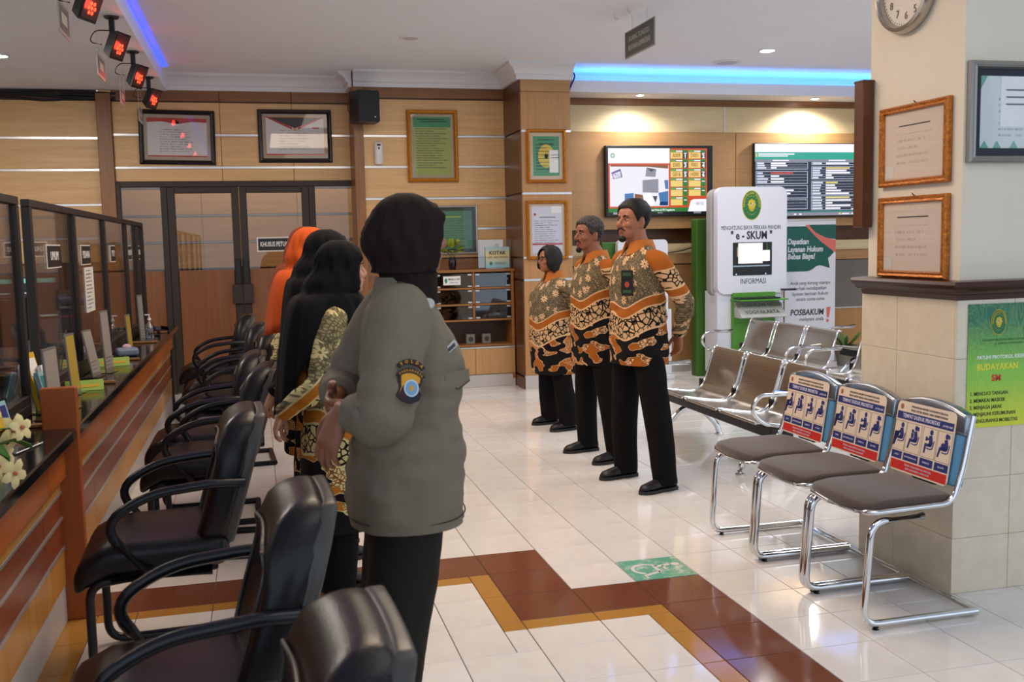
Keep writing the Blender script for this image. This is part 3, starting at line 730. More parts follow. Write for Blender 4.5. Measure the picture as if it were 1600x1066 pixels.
# ---------------------------------------------------------------- pictures, televisions
GOLD = NT('gold_frame'); _n = GOLD.vor(GOLD.coord(), 90).outputs[0]; GOLD.set(color=GOLD.mix(_n, '#d9952f', '#8e5414'), metal=.55, rough=.34); GOLD.bump(_n, .5, .004); GOLD = GOLD.m
ORGOLD = NT('carved_orange_gold_frame'); _n = ORGOLD.vor(ORGOLD.mapping(ORGOLD.coord(), (1, 1, 1)), 70).outputs[0]; ORGOLD.set(color=ORGOLD.mix(_n, '#cf7f2c', '#8a4a12'), metal=.5, rough=.36); ORGOLD.bump(_n, .5, .004); ORGOLD = ORGOLD.m
BLKFR = plain('black_frame', '#1b1512', .3, 0, .1, 30)
LINEN = plain('linen_mount', '#c9b49a', .8, 0, .05, 90); GREYM = plain('grey_mount', '#a99a86', .8)
def frame(label, loc, w, h, fw, mat, rz=0, mount=None, mw=.0, group=None, depth=.03, inner=None, tilt=0, cat='picture'):
    """picture hanging on a wall: local x right, z up, faces -y"""
    t = thing('framed_picture', label, cat, loc, rz, group)
    if tilt: t.rotation_euler[1] = math.radians(tilt)
    prof = [(0, 0), (0, -depth*.7), (fw*.25, -depth), (fw*.55, -depth*.8), (fw*.8, -depth*.95), (fw, -depth*.45), (fw, 0)]
    corners = [(-w/2, -h/2), (w/2, -h/2), (w/2, h/2), (-w/2, h/2)]; sg = [(1, 1), (-1, 1), (-1, -1), (1, -1)]
    for i in range(4):
        (ax, az), (bx, bz) = corners[i], corners[(i+1) % 4]; sa, sb = sg[i], sg[(i+1) % 4]
        MB().loft([[Vector((ax+sa[0]*o, y, az+sa[1]*o)) for o, y in prof], [Vector((bx+sb[0]*o, y, bz+sb[1]*o)) for o, y in prof]]).obj('frame_bar', mat, t, smooth=30)
    iw, ih = w-2*fw, h-2*fw
    MB().box(-iw/2, iw/2, -.006, 0, -ih/2, ih/2).obj('mount', mount or CARDW, t)
    if inner:
        for x0, x1, z0, z1 in ((-iw/2+mw-.006, iw/2-mw+.006, -ih/2+mw-.006, -ih/2+mw), (-iw/2+mw-.006, iw/2-mw+.006, ih/2-mw, ih/2-mw+.006), (-iw/2+mw-.006, -iw/2+mw, -ih/2+mw, ih/2-mw), (iw/2-mw, iw/2-mw+.006, -ih/2+mw, ih/2-mw)):
            MB().box(x0, x1, -.0105, -.006, z0, z1).obj('inner_edge', inner, t)
    return t, iw-2*mw, ih-2*mw
def sheet(t, w, h, mat, y=-.0085, x=0, z=0, nm='sheet'):
    return MB().box(x-w/2, x+w/2, y, -.006, z-h/2, z+h/2).obj(nm, mat, t)
def flats(t, items, y=-.0092, nm='print'):
    """flat print: (material, polygon) pieces joined per material"""
    by = {}
    for m, poly in items: by.setdefault(m, []).append(poly)
    for m, ps in by.items():
        mb = MB()
        for p in ps: mb.prism(p, y-.0006, y)
        mb.obj(nm, m, t)
def pane(t, w, h, y=-.012): MB().box(-w/2, w/2, y-.001, y, -h/2, h/2).obj('glass_pane', GL_PIC, t)
def R4(x0, x1, z0, z1): return [(x0, z0), (x1, z0), (x1, z1), (x0, z1)]
MAROON = plain('print_red', '#a9322c', .5); INK = plain('print_ink', '#2c2b30', .5); GRN = plain('print_green', '#2f7d52', .5); GRN2 = plain('print_light_green', '#8aa84a', .5)
YEL = plain('print_yellow', '#c9b23a', .5); TEAL = plain('print_teal', '#2b8f76', .5); WHT = plain('print_white', '#e0dedd', .5)
YW = 10.73
# two black framed certificates over the door
t, w, h = frame('black framed certificate with a red band, left one over the double door', (-.722, YW, 2.622), .735, .545, .045, BLKFR, 0, GREYM, .035, tilt=1.0)
sheet(t, w, h, text_paper('certificate_print', '#c6c2c1', '#55525a', 16, w, h, .2, .74, .1, dens=.5))
flats(t, [(MAROON, [(-w/2, h/2), (w/2, h/2), (w/2, h/2-.04), (w*.25, h/2-.035), (0, h/2-.06), (-w*.25, h/2-.035), (-w/2, h/2-.045)]), (MAROON, R4(-w/2, w/2, -h/2, -h/2+.012)), (WHT, ngon(.022, .026, 16, 0, h/2-.05))]); pane(t, w+.07, h+.07)
t, w, h = frame('black framed certificate with a dark chevron top, right one over the double door', (.447, YW, 2.640), .75, .545, .045, BLKFR, 0, GREYM, .035, inner=GOLD)
sheet(t, w, h, text_paper('award_print', '#c9c6c6', '#4b4850', 14, w, h, .22, .66, .12, dens=.5))
flats(t, [(INK, [(-w/2+.03, h/2), (w/2-.03, h/2), (0, h/2-.11)]), (MAROON, [(-w/2, h/2), (-w/2+.05, h/2), (-.03, h/2-.10), (-.03, h/2-.125)]), (MAROON, [(w/2, h/2), (.03, h/2-.125), (.03, h/2-.10), (w/2-.05, h/2)]), (MAROON, R4(-w/2, w/2, -h/2, -h/2+.012)), (plain('award_gold', '#c58a55', .4), ngon(.018, .024, 14, 0, h/2-.115)), (MAROON, R4(w*.3, w*.42, h*.2, h*.24))]); pane(t, w+.07, h+.07)
# gold framed green poster on the middle wall
t, w, h = frame('large gold framed green text poster on the middle wall', (1.815, 10.298, 2.50), .53, .735, .042, GOLD, 0, GREYM, .028, depth=.045)
sheet(t, w, h, text_paper('green_poster_print', '#8f9a4c', '#33392c', 24, w, h, .06, .82, .1, dens=.42)); flats(t, [(GRN, R4(-w/2, w/2, h/2-.105, h/2)), (YEL, R4(-w*.4, w*.35, h/2-.03, h/2-.022)), (YEL, R4(-w*.3, w*.4, h/2-.05, h/2-.043))]); pane(t, w+.05, h+.05)
# grey framed dark green poster behind the policewoman
t, w, h = frame('silver framed dark green notice above the potted plant', (2.02, 10.298, 1.635), .50, .51, .022, STEEL, 0, plain('dark_mount', '#26302b', .7), .035)
sheet(t, w, h, text_paper('dark_green_print', '#3c7156', '#5d8a70', 16, w, h, .1, .8, .1)); flats(t, [(GRN2, R4(-w*.3, w*.2, h/2-.07, h/2-.055))]); pane(t, w+.07, h+.07)
# two gold frames on the column
t, w, h = frame('gold framed green poster with a yellow seal, upper one on the wooden column', (2.848, 9.645, 2.343), .405, .525, .032, GOLD, 0, LINEN, .035, depth=.04)
sheet(t, w, h, text_paper('values_print', '#3d8a5c', '#1f3d2c', 13, w, h, .1, .8, .1, dens=.4)); flats(t, [(YEL, ngon(.085, .115, 28, 0, .0)), (INK, ngon(.02, .025, 12, .0, .0))])
sheet(t, w, h, text_paper('values_print_over', '#3d8a5c', '#1f3d2c', 13, w, h, .1, .8, .1, dens=.4), nm='sheet_back') if False else None
flats(t, [(INK, R4(-w*.32, w*.32, h*.40, h*.42)), (INK, R4(-w*.3, w*.3, h*.30, h*.32))]+[(INK, R4(-w*.36, w*(.05+.2*((k*37) % 5)/5), h*(.2-.09*k), h*(.215-.09*k))) for k in range(7)], -.0102); pane(t, w+.06, h+.06, -.014)
flats(t, [(WHT, R4(w*.12, w*.46, -h*.42, h*.15)), (MAROON, R4(w*.18, w*.46, h*.02, h*.035)), (MAROON, R4(w*.18, w*.46, -h*.05, -h*.035))], -.0106, 'stuck_note')
t, w, h = frame('gold framed white policy sheet, lower one on the wooden column', (2.845, 9.645, 1.610), .43, .585, .032, GOLD, 0, LINEN, .025, depth=.04)
sheet(t, w, h, text_paper('policy_print', '#c4c4d2', '#5a5a68', 22, w, h, .08, .72, .2, dens=.45)); flats(t, [(MAROON, R4(-w/2, w/2, -h/2+.085, -h/2+.102)), (INK, R4(-w*.25, w*.28, h*.26, h*.275)), (MAROON, ngon(.014, .014, 10, -w*.4, h*.33)), (WHT, R4(w*.15, w*.48, h*.36, h*.5))]); pane(t, w+.05, h+.05)
# pillar, side facing the aisle: two carved frames
for z, hh, lab in ((1.878, .345, 'orange carved frame with a pale printed sheet, upper one on the cream pillar'), (1.483, .352, 'orange carved frame with a pale printed sheet, lower one on the cream pillar')):
    t, w, h = frame(lab, (2.752, 3.738, z), .462, hh, .030, ORGOLD, -PI/2, None, 0, 'carved frames on the pillar', .026)
    sheet(t, w, h, text_paper('pillar_sheet_print', '#dccabc', '#b3a195', 9, w, h, .2, .68, .15, dens=.5)); flats(t, [(INK, R4(-w*.26, w*.26, h*.29, h*.305)), (CARDW, R4(-w*.48, -w*.34, -h*.48, -h*.31))]); pane(t, w, h)
    MB().tube([(-.01, -.006, hh/2+.012), (.0, -.01, hh/2+.008), (.012, -.006, hh/2-.002)], .0025, 6).obj('hanging_nail', BLACK, t)
# pillar, side facing the camera: certificate in a silver frame and the green poster
t, w, h = frame('silver and black framed certificate on the white side of the pillar', (3.035, 3.442, 1.975), .54, .40, .030, plain('silver_frame', '#8f8d88', .25, .6), 0, plain('navy_mount', '#20242f', .6), .028, depth=.03)
sheet(t, w, h, text_paper('pillar_certificate_print', '#c3cac9', '#77736a', 12, w, h, .2, .7, .15, dens=.5))
flats(t, [(TEAL, [(-w/2, h/2), (-w/2+.03, h/2), (-w/2, h/2-.05)])]+[(TEAL, [(-w/2+a-.02, -h/2), (-w/2+a+.02, -h/2), (-w/2+a, -h/2+.03)]) for a in (.0+.02, .08, .16, .24, .32, .40)]+[(WHT, R4(-w*.28, w*.3, -h*.2, h*.5)), (MAROON, R4(-w*.22, w*.2, h*.30, h*.325)), (MAROON, R4(-w*.22, w*.2, h*.20, h*.225)), (MAROON, R4(-w*.22, w*.1, h*.10, h*.125))]); pane(t, w, h)
def seal(parent, cx, cz, s, y, full=True):
    """green oval court seal with a gold flower"""
    g = plain('seal_green', '#1f6b3a', .45); go = plain('seal_gold', '#c8b02c', .45)
    MB().prism(ngon(.355*s, .5*s, 40, cx, cz), y-.0012, y).obj('seal_rim', go, parent)
    MB().prism(ngon(.335*s, .475*s, 40, cx, cz), y-.0018, y-.0012).obj('seal_field', g, parent)
    mb = MB(); n = 8
    MB().prism([(cx+(.235*s if k % 2 == 0 else .185*s)*math.cos(2*PI*k/32)*.98, cz+(.335*s if k % 2 == 0 else .30*s)*math.sin(2*PI*k/32)) for k in range(32)], y-.0021, y-.0018).obj('seal_ring', go, parent)
    MB().prism(ngon(.215*s, .305*s, 36, cx, cz), y-.0025, y-.0021).obj('seal_inner', g, parent)
    pts = []
    for k in range(48):
        a = 2*PI*k/48; r = .155*s*(.80+.24*abs(math.cos(4*a))**.7); pts.append((cx+r*math.cos(a)*.95, cz+.03*s+r*math.sin(a)*1.15))
    MB().prism(pts, y-.0029, y-.0025).obj('seal_flower', go, parent)
    MB().prism([(cx-.045*s, cz+.08*s), (cx+.045*s, cz+.08*s), (cx+.045*s, cz+.02*s), (cx, cz-.04*s), (cx-.045*s, cz+.02*s)], y-.0033, y-.0029).obj('seal_shield', plain('seal_white', '#d8d6d0', .5), parent)
    MB().prism([(cx-.045*s, cz+.08*s), (cx, cz+.08*s), (cx, cz+.03*s), (cx-.045*s, cz+.03*s)], y-.0036, y-.0033).obj('seal_quarter', INK, parent); MB().prism([(cx, cz+.03*s), (cx+.045*s, cz+.03*s), (cx, cz-.04*s)], y-.0036, y-.0033).obj('seal_quarter', MAROON, parent)
    MB().prism([(cx+.10*s*math.cos(a), cz-.10*s+.10*s*math.sin(a)) for a in [PI+PI*k/10 for k in range(11)]]+[(cx+.075*s*math.cos(a), cz-.10*s+.065*s*math.sin(a)) for a in [2*PI-PI*k/10 for k in range(11)]], y-.0029, y-.0025).obj('seal_ribbon', go, parent)
    if full:
        arc_text('PENGADILAN NEGERI YOGYAKARTA', .085*s, go, parent, (cx, cz), .285*s, .405*s, PI*1.05, -PI*.05, y-.0027, bold=.02)
def poster():
    t = thing('health_poster', 'green and yellow health protocol poster on the white tiled pillar', 'poster', (2.985, 3.428, .952))
    w, h = .40, .51
    m = NT('poster_gradient'); x, y, z = m.sep(m.coord()); wv = m.noise(m.comb(m.ma('MULTIPLY', x, 9), 0, m.ma('MULTIPLY', z, 4)), 1.2, 1, .5, 3.0)
    rip = m.ma('GREATER_THAN', m.ma('FRACT', m.ma('MULTIPLY', wv, 9)), .5)
    c = m.mix(m.mapr(z, -.02, .19), '#7dbb3c', '#12684a'); c = m.mix(m.mapr(z, -.25, -.05), '#c9cc2e', c); c = m.mix(m.ma('MULTIPLY', rip, .10), c, '#d8e070')
    m.set(color=c, rough=.4)
    MB().box(-w/2, w/2, -.002, 0, -h/2, h/2).obj('sheet', m.m, t)
    seal(t, -.055, .178, .105, -.0022)
    g1 = plain('poster_faint', '#3c7a3e', .5); yl = plain('poster_yellow', '#d8d23c', .5); rd = plain('poster_red_text', '#c8321f', .5); dk = plain('poster_dark_text', '#33431f', .5); wh = plain('poster_white_text', '#dfe4dc', .5)
    y = -.0024
    for s, z in (('PENGADILAN NEGERI / PHI / TIPIKOR YOGYAKARTA KELAS IA', .105), ('JL. KAPAS NO. 10 YOGYAKARTA', .09)): text(s, .0125, g1, t, (-.0, y, z), sx=.75)
    text('PATUHI PROTOKOL KESEHATAN', .021, wh, t, (-.01, y, .034), sx=.92, bold=.02)
    text('BUDAYAKAN', .036, yl, t, (-.055, y, -.006), sx=.92, bold=.03); text('5M', .036, rd, t, (-.06, y, -.053), bold=.04)
    for i, s in enumerate(('1. MENCUCI TANGAN', '2. MEMAKAI MASKER', '3. MENJAGA JARAK', '4. MENJAUHI KERUMUNAN', '5. MENGURANGI MOBILITAS')): text(s, .0215, dk, t, (-.185, y, -.115-.0285*i), 'LEFT', sx=.86, bold=.015)
poster()
def clock():
    t = thing('wall_clock', 'round silver wall clock high on the cream pillar, cut off by the top edge', 'clock', (2.752, 3.800, 2.545), -PI/2)
    r = .19; TY = Matrix.Rotation(PI/2, 4, 'X')
    MB().lathe([(r-.03, 0), (r, 0), (r+.004, .02), (r-.006, .042), (r-.022, .046), (r-.03, .03), (r-.03, 0)], (0, 0, 0), 48, TY).obj('rim', plain('clock_silver', '#b4aea6', .22, .8), t, smooth=50)
    MB().lathe([(.001, 0), (r-.026, 0), (r-.026, .012), (.001, .012)], (0, 0, 0), 48, TY).obj('face', plain('clock_face', '#d4cabd', .5), t)
    for k in range(12):
        a = PI/2-2*PI*(k+1)/12
        text(str(k+1), .046, plain('clock_grey', '#5b544c', .5), t, (.118*math.cos(a), -.0135, .118*math.sin(a)), name='numeral')
    mb = MB()
    for k in range(60):
        a = 2*PI*k/60; q = Matrix.Rotation(-a, 4, 'Y'); mb.box(-.0012, .0012, -.0135, -.012, .150, .157, q)
    mb.obj('minute_marks', plain('clock_grey', '#5b544c', .5), t)
    for a, L, w, nm in ((60, .085, .006, 'hour_hand'), (12, .125, .004, 'minute_hand')): MB().box(-w, w, -.0165, -.015, -.02, L, Matrix.Rotation(math.radians(a), 4, 'Y')).obj(nm, BLACK, t)
clock()
o = thing('wall_box', 'tall brown wooden box mounted on the back edge of the cream pillar', 'box', (2.70, 4.05, 1.53))
MB().rbox(-.008, .05, -.015, .055, 0, .66, .004, 1).obj('casing', DARKW, o); MB().rbox(-.01, .051, -.017, .057, .655, .665, .002, 1).obj('cap', DARKW, o)

def tv_queue():
    t = thing('television', 'black television showing the queue number board', 'television', (4.30, 10.25, 2.123)); w, h = 1.255, .765
    MB().rbox(-w/2, w/2, -.06, 0, -h/2, h/2, .008).obj('casing', BLACK, t)
    E = lambda n, c, s=1.0: glow('screen_'+n, c, s)
    wh = E('white', '#f4f2ff', 1.15); og = E('orange', '#e0511e', .9); gr = E('green', '#2f8f3c', .75); lg = E('light_green', '#6cc04c', .8); ye = E('cream', '#f6d77a', 1.0); dk = E('dark_green', '#14533c', .5); rd = E('text_orange', '#cf7a2a', .7); bl = E('blue', '#4a86c8', .8); br = E('brown', '#a3673a', .7); gy = E('grey', '#9a9aa8', .9)
    sw, sh = 1.155, .685; x0, z1 = -sw/2-.02, h/2-.03; x1 = x0+sw; z0 = z1-sh; y = -.0605
    s = MB().box(x0, x1, y-.001, y, z0, z1).obj('screen', og, t)
    def q(m, a, b, c, d, lvl=1, nm='screen_area'): return MB().box(x0+a*sw, x0+b*sw, y-.001-.0004*lvl, y-.001, z0+c*sh, z0+d*sh).obj(nm, m, s)
    q(wh, 0, .615, .765, 1); q(E('photo_back', '#ece9f2', 1.1), .015, .605, .09, .735); q(gr, 0, 1, 0, .065)
    mb = MB(); it = []
    def poly(m, pts): flats(s, [(m, [(x0+a*sw, z0+b*sh) for a, b in pts])], y-.0015, 'screen_picture')
    poly(br, [(.02, .735), (.6, .735), (.6, .68), (.4, .71), (.02, .715)]); poly(E('violet', '#7a5aa8', .8), [(.03, .62), (.12, .68), (.14, .55), (.05, .52)]); poly(wh, [(.04, .60), (.115, .645), (.128, .555), (.055, .53)])
    poly(gy, [(.38, .70), (.48, .67), (.47, .55), (.37, .56)]); poly(E('slate', '#4c4c64', .6), [(.385, .695), (.475, .67), (.425, .63)]); poly(bl, [(.16, .29), (.25, .30), (.25, .12), (.16, .11)]); poly(br, [(.26, .29), (.34, .27), (.36, .10), (.26, .10)]); poly(wh, [(.34, .27), (.42, .30), (.46, .12), (.37, .1)]); poly(E('slate', '#4c4c64', .6), [(.44, .25), (.49, .25), (.47, .15)])
    poly(bl, [(.50, .30), (.60, .33), (.60, .1), (.52, .1)]); poly(E('navy', '#1c2f66', .5), [(.515, .16), (.59, .16), (.6, .1), (.51, .1)]); poly(bl, [(.56, .50), (.60, .50), (.60, .36), (.57, .36)]); poly(gy, [(.34, .50), (.5, .52), (.5, .30), (.34, .31)])
    poly(lg, [(x, z) for x, z in ngon(.022, .038, 20, .045, .885)]); poly(wh, [(x, z) for x, z in ngon(.014, .025, 20, .045, .885)])
    lab = [('A009', '1'), ('D001', '2'), ('E005', '3'), ('F001', '4'), ('G016', '5'), ('H000', '6'), ('', ''), ('', ''), ('', ''), ('', ''), ('', '')]
    for k, (a, b) in enumerate(lab):
        cx, rz = k % 2, k//2; u0 = .625+.186*cx; v1 = .975-.148*rz
        q(gr, u0, u0+.175, v1-.035, v1, 1); q(lg, u0, u0+.05, v1-.035, v1-.004, 2); q(wh, u0+.055, u0+.12, v1-.03, v1-.01, 2)
        q(ye, u0, u0+.120, v1-.135, v1-.04, 1); q(dk if a else gr, u0+.125, u0+.175, v1-.135, v1-.036, 1); q(wh, u0+.135, u0+.165, v1-.06, v1-.046, 2)
        if a:
            text(a, .06, rd, s, (x0+(u0+.06)*sw, y-.002, z0+(v1-.09)*sh), sx=.72, bold=.02); text(b, .058, wh, s, (x0+(u0+.15)*sw, y-.0022, z0+(v1-.10)*sh), bold=.04)
    poly(wh, [(.80, .0), (.83, .17), (.86, .195), (1, .195), (1, 0)]); text('08:02', .05, E('clock_grey', '#b9a3b4', .7), s, (x0+.925*sw, y-.0026, z0+.125*sh), sx=.9)
    text('Pelayanan Prima di PN Yogyakarta', .03, wh, s, (x0+.52*sw, y-.002, z0+.03*sh), sx=.8, bold=.02)
    for a in (-.50, .44): MB().box(a-.045, a+.045, -.0615, -.06, -h/2+.028, -h/2+.058).obj('stickers', plain('sticker_grey', '#a9a9ae', .5), t)
    MB().box(-.03, .03, -.0612, -.06, -h/2+.035, -h/2+.043).obj('maker_mark', plain('sticker_grey', '#a9a9ae', .5), t)
tv_queue()
def tv_list():
    t = thing('television', 'wide television showing a case schedule table', 'television', (6.125, 10.25, 2.122)); w, h = 1.38, .835
    MB().rbox(-w/2, w/2, -.05, 0, -h/2, h/2, .006).obj('casing', BLACK, t)
    E = lambda n, c, s=1.0: glow('screen_'+n, c, s)
    sw, sh = 1.362, .805; x0, z0 = -sw/2, -sh/2+.005; y = -.0505
    bg = E('table_dark', '#3a4660', .55); wh = E('white', '#f4f2ff', 1.15); tl = E('table_teal', '#39b6a0', .9); lb = E('table_line', '#dfe6f8', 1.0); ye = E('table_yellow', '#eed98a', 1.0); rd = E('table_red', '#d8564c', .9); gy = E('grey', '#9a9aa8', .9)
    s = MB().box(x0, x0+sw, y-.001, y, z0, z0+sh).obj('screen', bg, t)
    A = {}
    def q(m, a, b, c, d, lvl=1): A.setdefault((m, lvl), MB()).box(x0+a*sw, x0+b*sw, y-.001-.0004*lvl, y-.001, z0+c*sh, z0+d*sh)
    q(wh, 0, 1, .885, 1); q(tl, 0, 1, .785, .885); q(wh, .03, .36, .85, .868, 2); q(wh, .03, .30, .825, .84, 2); q(ye, .005, .02, .82, .87, 2); q(gy, 0, 1, .755, .785); q(wh, .16, .31, .762, .78, 2); q(wh, .68, .84, .762, .78, 2); q(tl, 0, 1, .05, .06); q(gy, 0, 1, 0, .045)
    R = random.Random(3)
    for c0, blocks in ((.01, ((.745, .655, 3), (.615, .455, 4), (.42, .25, 4), (.22, .10, 3))), (.52, ((.745, .715, 1), (.68, .515, 5), (.48, .29, 5), (.27, .08, 5)))):
        for top, bot, n in blocks:
            L = .475 if c0 < .5 else .47
            for a, b, c, d in ((c0, c0+L, top, top+.006), (c0, c0+L, bot-.006, bot), (c0, c0+.004, bot, top), (c0+L-.004, c0+L, bot, top)): q(lb, a, b, c, d, 2)
            for i in range(n):
                zz = top-(top-bot)*(i+.5)/n; q(lb, c0+.01, c0+.06+.05*R.random(), zz-.011, zz+.011, 2)
                q(rd if (c0 < .5 and top == .615 and i == 0) else ye if (i == 0 and c0 > .5 and n > 1) else wh, c0+.135, c0+.18+.2*R.random()**1.3, zz-.011, zz+.011, 2); q(lb, c0+.01, c0+L-.01, zz-.022, zz-.019, 1)
    q(wh, .9, .98, .075, .095, 3); q(ye, .78, .80, .01, .035, 3); q(wh, .81, .88, .012, .03, 3); q(wh, .9, .96, .012, .03, 3); q(wh, .36, .38, .01, .03, 3); q(wh, .41, .43, .01, .03, 3)
    for (m, l), mb in A.items(): mb.obj('screen_area', m, s)
tv_list()
# ---------------------------------------------------------------- information kiosks, banner
KW = plain('kiosk_white', '#d6d6de', .35, vary=.01); KG = plain('kiosk_green', '#4f8f2a', .45, vary=.03); KGD = plain('kiosk_dark_green', '#3a641c', .5, vary=.03); KGREY = plain('kiosk_grey', '#a9a8a6', .4, .2, .02)
KINK = plain('kiosk_ink', '#2a2a30', .5)
def kiosk():
    t = thing('information_kiosk', 'white and green e-SKUM information kiosk with a lit screen', 'kiosk', (5.045, 9.50, 0)); w = .80
    mb = MB(); mb.prism(rrect(w, 1.115, .085, 6, 0, 1.46), 0, .10); mb.obj('head_panel', KW, t, smooth=30)
    MB().prism(rrect(w+.02, 1.13, .09, 6, -.02, 1.44), .101, .20).obj('head_back', KGREY, t, smooth=30)
    MB().rbox(-.385, .385, .03, .34, .06, .93, .01).obj('column', KW, t)
    MB().rbox(-.36, .44, .0, .40, 0, .06, .01).obj('base', KW, t)
    MB().rbox(-.47, .30, .36, .50, 0, 1.70, .012).obj('green_back', KGD, t)
    MB().rbox(-.23, .26, -.02, .03, .60, .915, .004).obj('green_panel', KG, t); MB().rbox(-.23, .26, -.015, .03, .10, .60, .004).obj('green_panel', KG, t)
    MB().rbox(-.24, .31, -.20, .03, .835, .85, .003).obj('keyboard_shelf', KG, t)
    k = MB().rbox(-.235, .235, -.175, -.03, .851, .868, .005).obj('keyboard', BLACK, t)
    for r in range(4):
        for c in range(14): MB().box(-.215+.031*c, -.190+.031*c, -.165+.031*r, -.140+.031*r, .868, .872).obj('key', plain('key_black', '#202024', .5), k) if r in (0, 3) and c % 4 == 0 else None
    s = MB(); s.prism([(-.19, .665), (-.03, .665+.155), (-.02, .665+.155), (-.02, .66), (-.18, .655)], -.22, .30, 'yz'); sg = s.obj('slanted_sign', plain('sign_light_grey', '#b4b2ae', .45), t)
    a = math.atan2(.155, .16)
    for z, q, b in ((.778, .07, 'PENGADILAN NEGERI'), (.71, .07, 'YOGYAKARTA')): text(b, q, plain('sign_grey_text', '#6b6c55', .5), t, (.04, -.19+(z-.665)/.155*.16-.006, z+.006), rot=(a, 0, 0), sx=.85)
    # screen with the lit page
    y = -.001
    MB().box(-.225, .225, -.004, .0, 1.095, 1.44).obj('screen_bezel', BLACK, t)
    lit = glow('kiosk_page', '#fbfaf6', 1.2)
    flats(t, [(lit, R4(-.165, .115, 1.22, 1.432)), (lit, R4(.115, .20, 1.24, 1.355)), (glow('kiosk_bar', '#9fb6c8', .8), R4(-.22, .2, 1.186, 1.20)), (glow('kiosk_tan', '#caa27a', .8), R4(-.18, -.165, 1.29, 1.39)), (glow('kiosk_green_line', '#3f9a4a', .8), R4(.165, .170, 1.355, 1.432))], -.0045, 'lit_page')
    for a in (-.19, .15): MB().lathe([(.001, -.003), (.008, -.003), (.008, .003), (.001, .003)], (0, 0, 0), 10, Matrix.Translation((a, -.006, 1.108)) @ Matrix.Rotation(PI/2, 4, 'X')).obj('button', CHROME, t)
    seal(t, -.01, 1.825, .31, -.0005)
    text('MENGHITUNG BIAYA PERKARA MANDIRI', .062, KINK, t, (-.015, y, 1.592), sx=.60); text('" e - SKUM "', .115, KINK, t, (-.01, y, 1.510), sx=.80, bold=.03) ; text('INFORMASI', .082, KINK, t, (.01, y, 1.03), sx=.72)
    MB().rbox(.33, .46, -.10, .0, .925, .945, .006).obj('mouse_tray', plain('navy_plastic', '#23283c', .4), t)
kiosk()
def kiosk2():
    t = thing('information_kiosk', 'white information kiosk hidden behind the two taller men', 'kiosk', (3.93, 9.78, 0))
    MB().prism(rrect(.56, .78, .05, 5, 0, 1.10), 0, .08).obj('head_panel', KW, t, smooth=30); MB().rbox(-.10, .33, .02, .20, .05, .75, .008).obj('column', KW, t); MB().rbox(-.20, .34, -.03, .25, 0, .05, .008).obj('base', KW, t)
    MB().rbox(-.42, -.20, .10, .26, 0, 1.47, .008).obj('green_back', KGD, t)
    text('Biaya Perkara', .06, KINK, t, (.02, -.001, 1.42), sx=.75); MB().box(-.15, .2, -.003, 0, 1.08, 1.33).obj('screen_bezel', BLACK, t); MB().box(-.14, .19, -.0036, -.003, 1.09, 1.32).obj('lit_page', glow('kiosk2_page', '#6f6a72', .35), t)
kiosk2()
def banner():
    t = thing('roll_up_banner', 'white and dark green roll-up banner beside the information kiosk', 'banner', (5.98, 9.92, 0)); w, z0, z1 = .63, .08, 1.66; dg = plain('banner_green', '#16564a', .5); sal = plain('banner_salmon', '#d06a5c', .5); wt = plain('banner_white', '#d3d2d8', .5, vary=.015); it = plain('banner_dark_text', '#363c42', .5)
    MB().box(-w/2, w/2, 0, .003, z0, z1).obj('sheet', wt, t); MB().rbox(-w/2-.01, w/2+.01, -.05, .09, 0, .08, .015).obj('foot_cassette', STEEL, t); MB().rbox(-w/2, w/2, -.008, .012, z1, z1+.02, .004).obj('top_rail', STEEL, t); MB().cyl((0, .02, .08), (0, .02, 1.66), .008, 8).obj('pole', STEEL, t)
    y = -.0005; sal2 = sal
    flats(t, [(dg, [(-w/2, 1.60)]+[(-.02+.31*math.cos(a)-.0, 1.30+.30*math.sin(a)) for a in [PI/2-PI/2*k/12 for k in range(13)]]+[(.22, 1.24), (.245, 1.13), (.12, 1.165)]+[(-.06+.30*math.cos(a)*.6, 1.28-.18*math.sin(a)) for a in [PI*.25+PI*.25*k/6 for k in range(7)]]+[(-w/2, 1.10)]),
              (dg, [(-.03, 1.615), (w/2, 1.615), (w/2, 1.45), (.18, 1.47)])], y); flats(t, [(dg, [(-.03, 1.615), (w/2, 1.615), (w/2, 1.45), (.18, 1.47)])], y-.0004); flats(t, [(sal, [(-.07, 1.615), (-.03, 1.615), (.06, 1.53), (.03, 1.515)]), (sal, [(.03, 1.515), (.06, 1.53), (.18, 1.475), (.14, 1.42)]), (sal, [(.14, 1.42), (.18, 1.475), (w/2, 1.44), (w/2, 1.30)])], y-.0007)
    for s, z in (('Dapatkan', 1.43), ('Layanan Hukum', 1.345), ('Bebas Biaya!', 1.265)): text(s, .085, wt, t, (-.285, y-.0008, z), 'LEFT', sx=.80, shear=.15, bold=.03)
    for s, z in (('Anda yang kurang mampu', .97), ('berhak mendapatkan', .91), ('layanan bantuan hukum', .85), ('secara cuma-cuma', .79)): text(s, .056, it, t, (.0, y-.0008, z), sx=.86, shear=.2)
    text('POSBAKUM', .092, it, t, (.17, y-.0008, .64), 'RIGHT', sx=.88, shear=.15, bold=.03); text('melayani anda', .062, it, t, (.17, y-.0008, .565), 'RIGHT', sx=.88, shear=.2)
    flats(t, [(sal, [(.205, .69), (.26, .695), (.24, .575), (.212, .575)]), (sal, ngon(.018, .02, 14, .222, .54))], y)
    text('PENGADILAN NEGERI YOGYAKARTA', .03, it, t, (0, y-.0008, .2), sx=.8)
banner()
def paper_stack(): pass

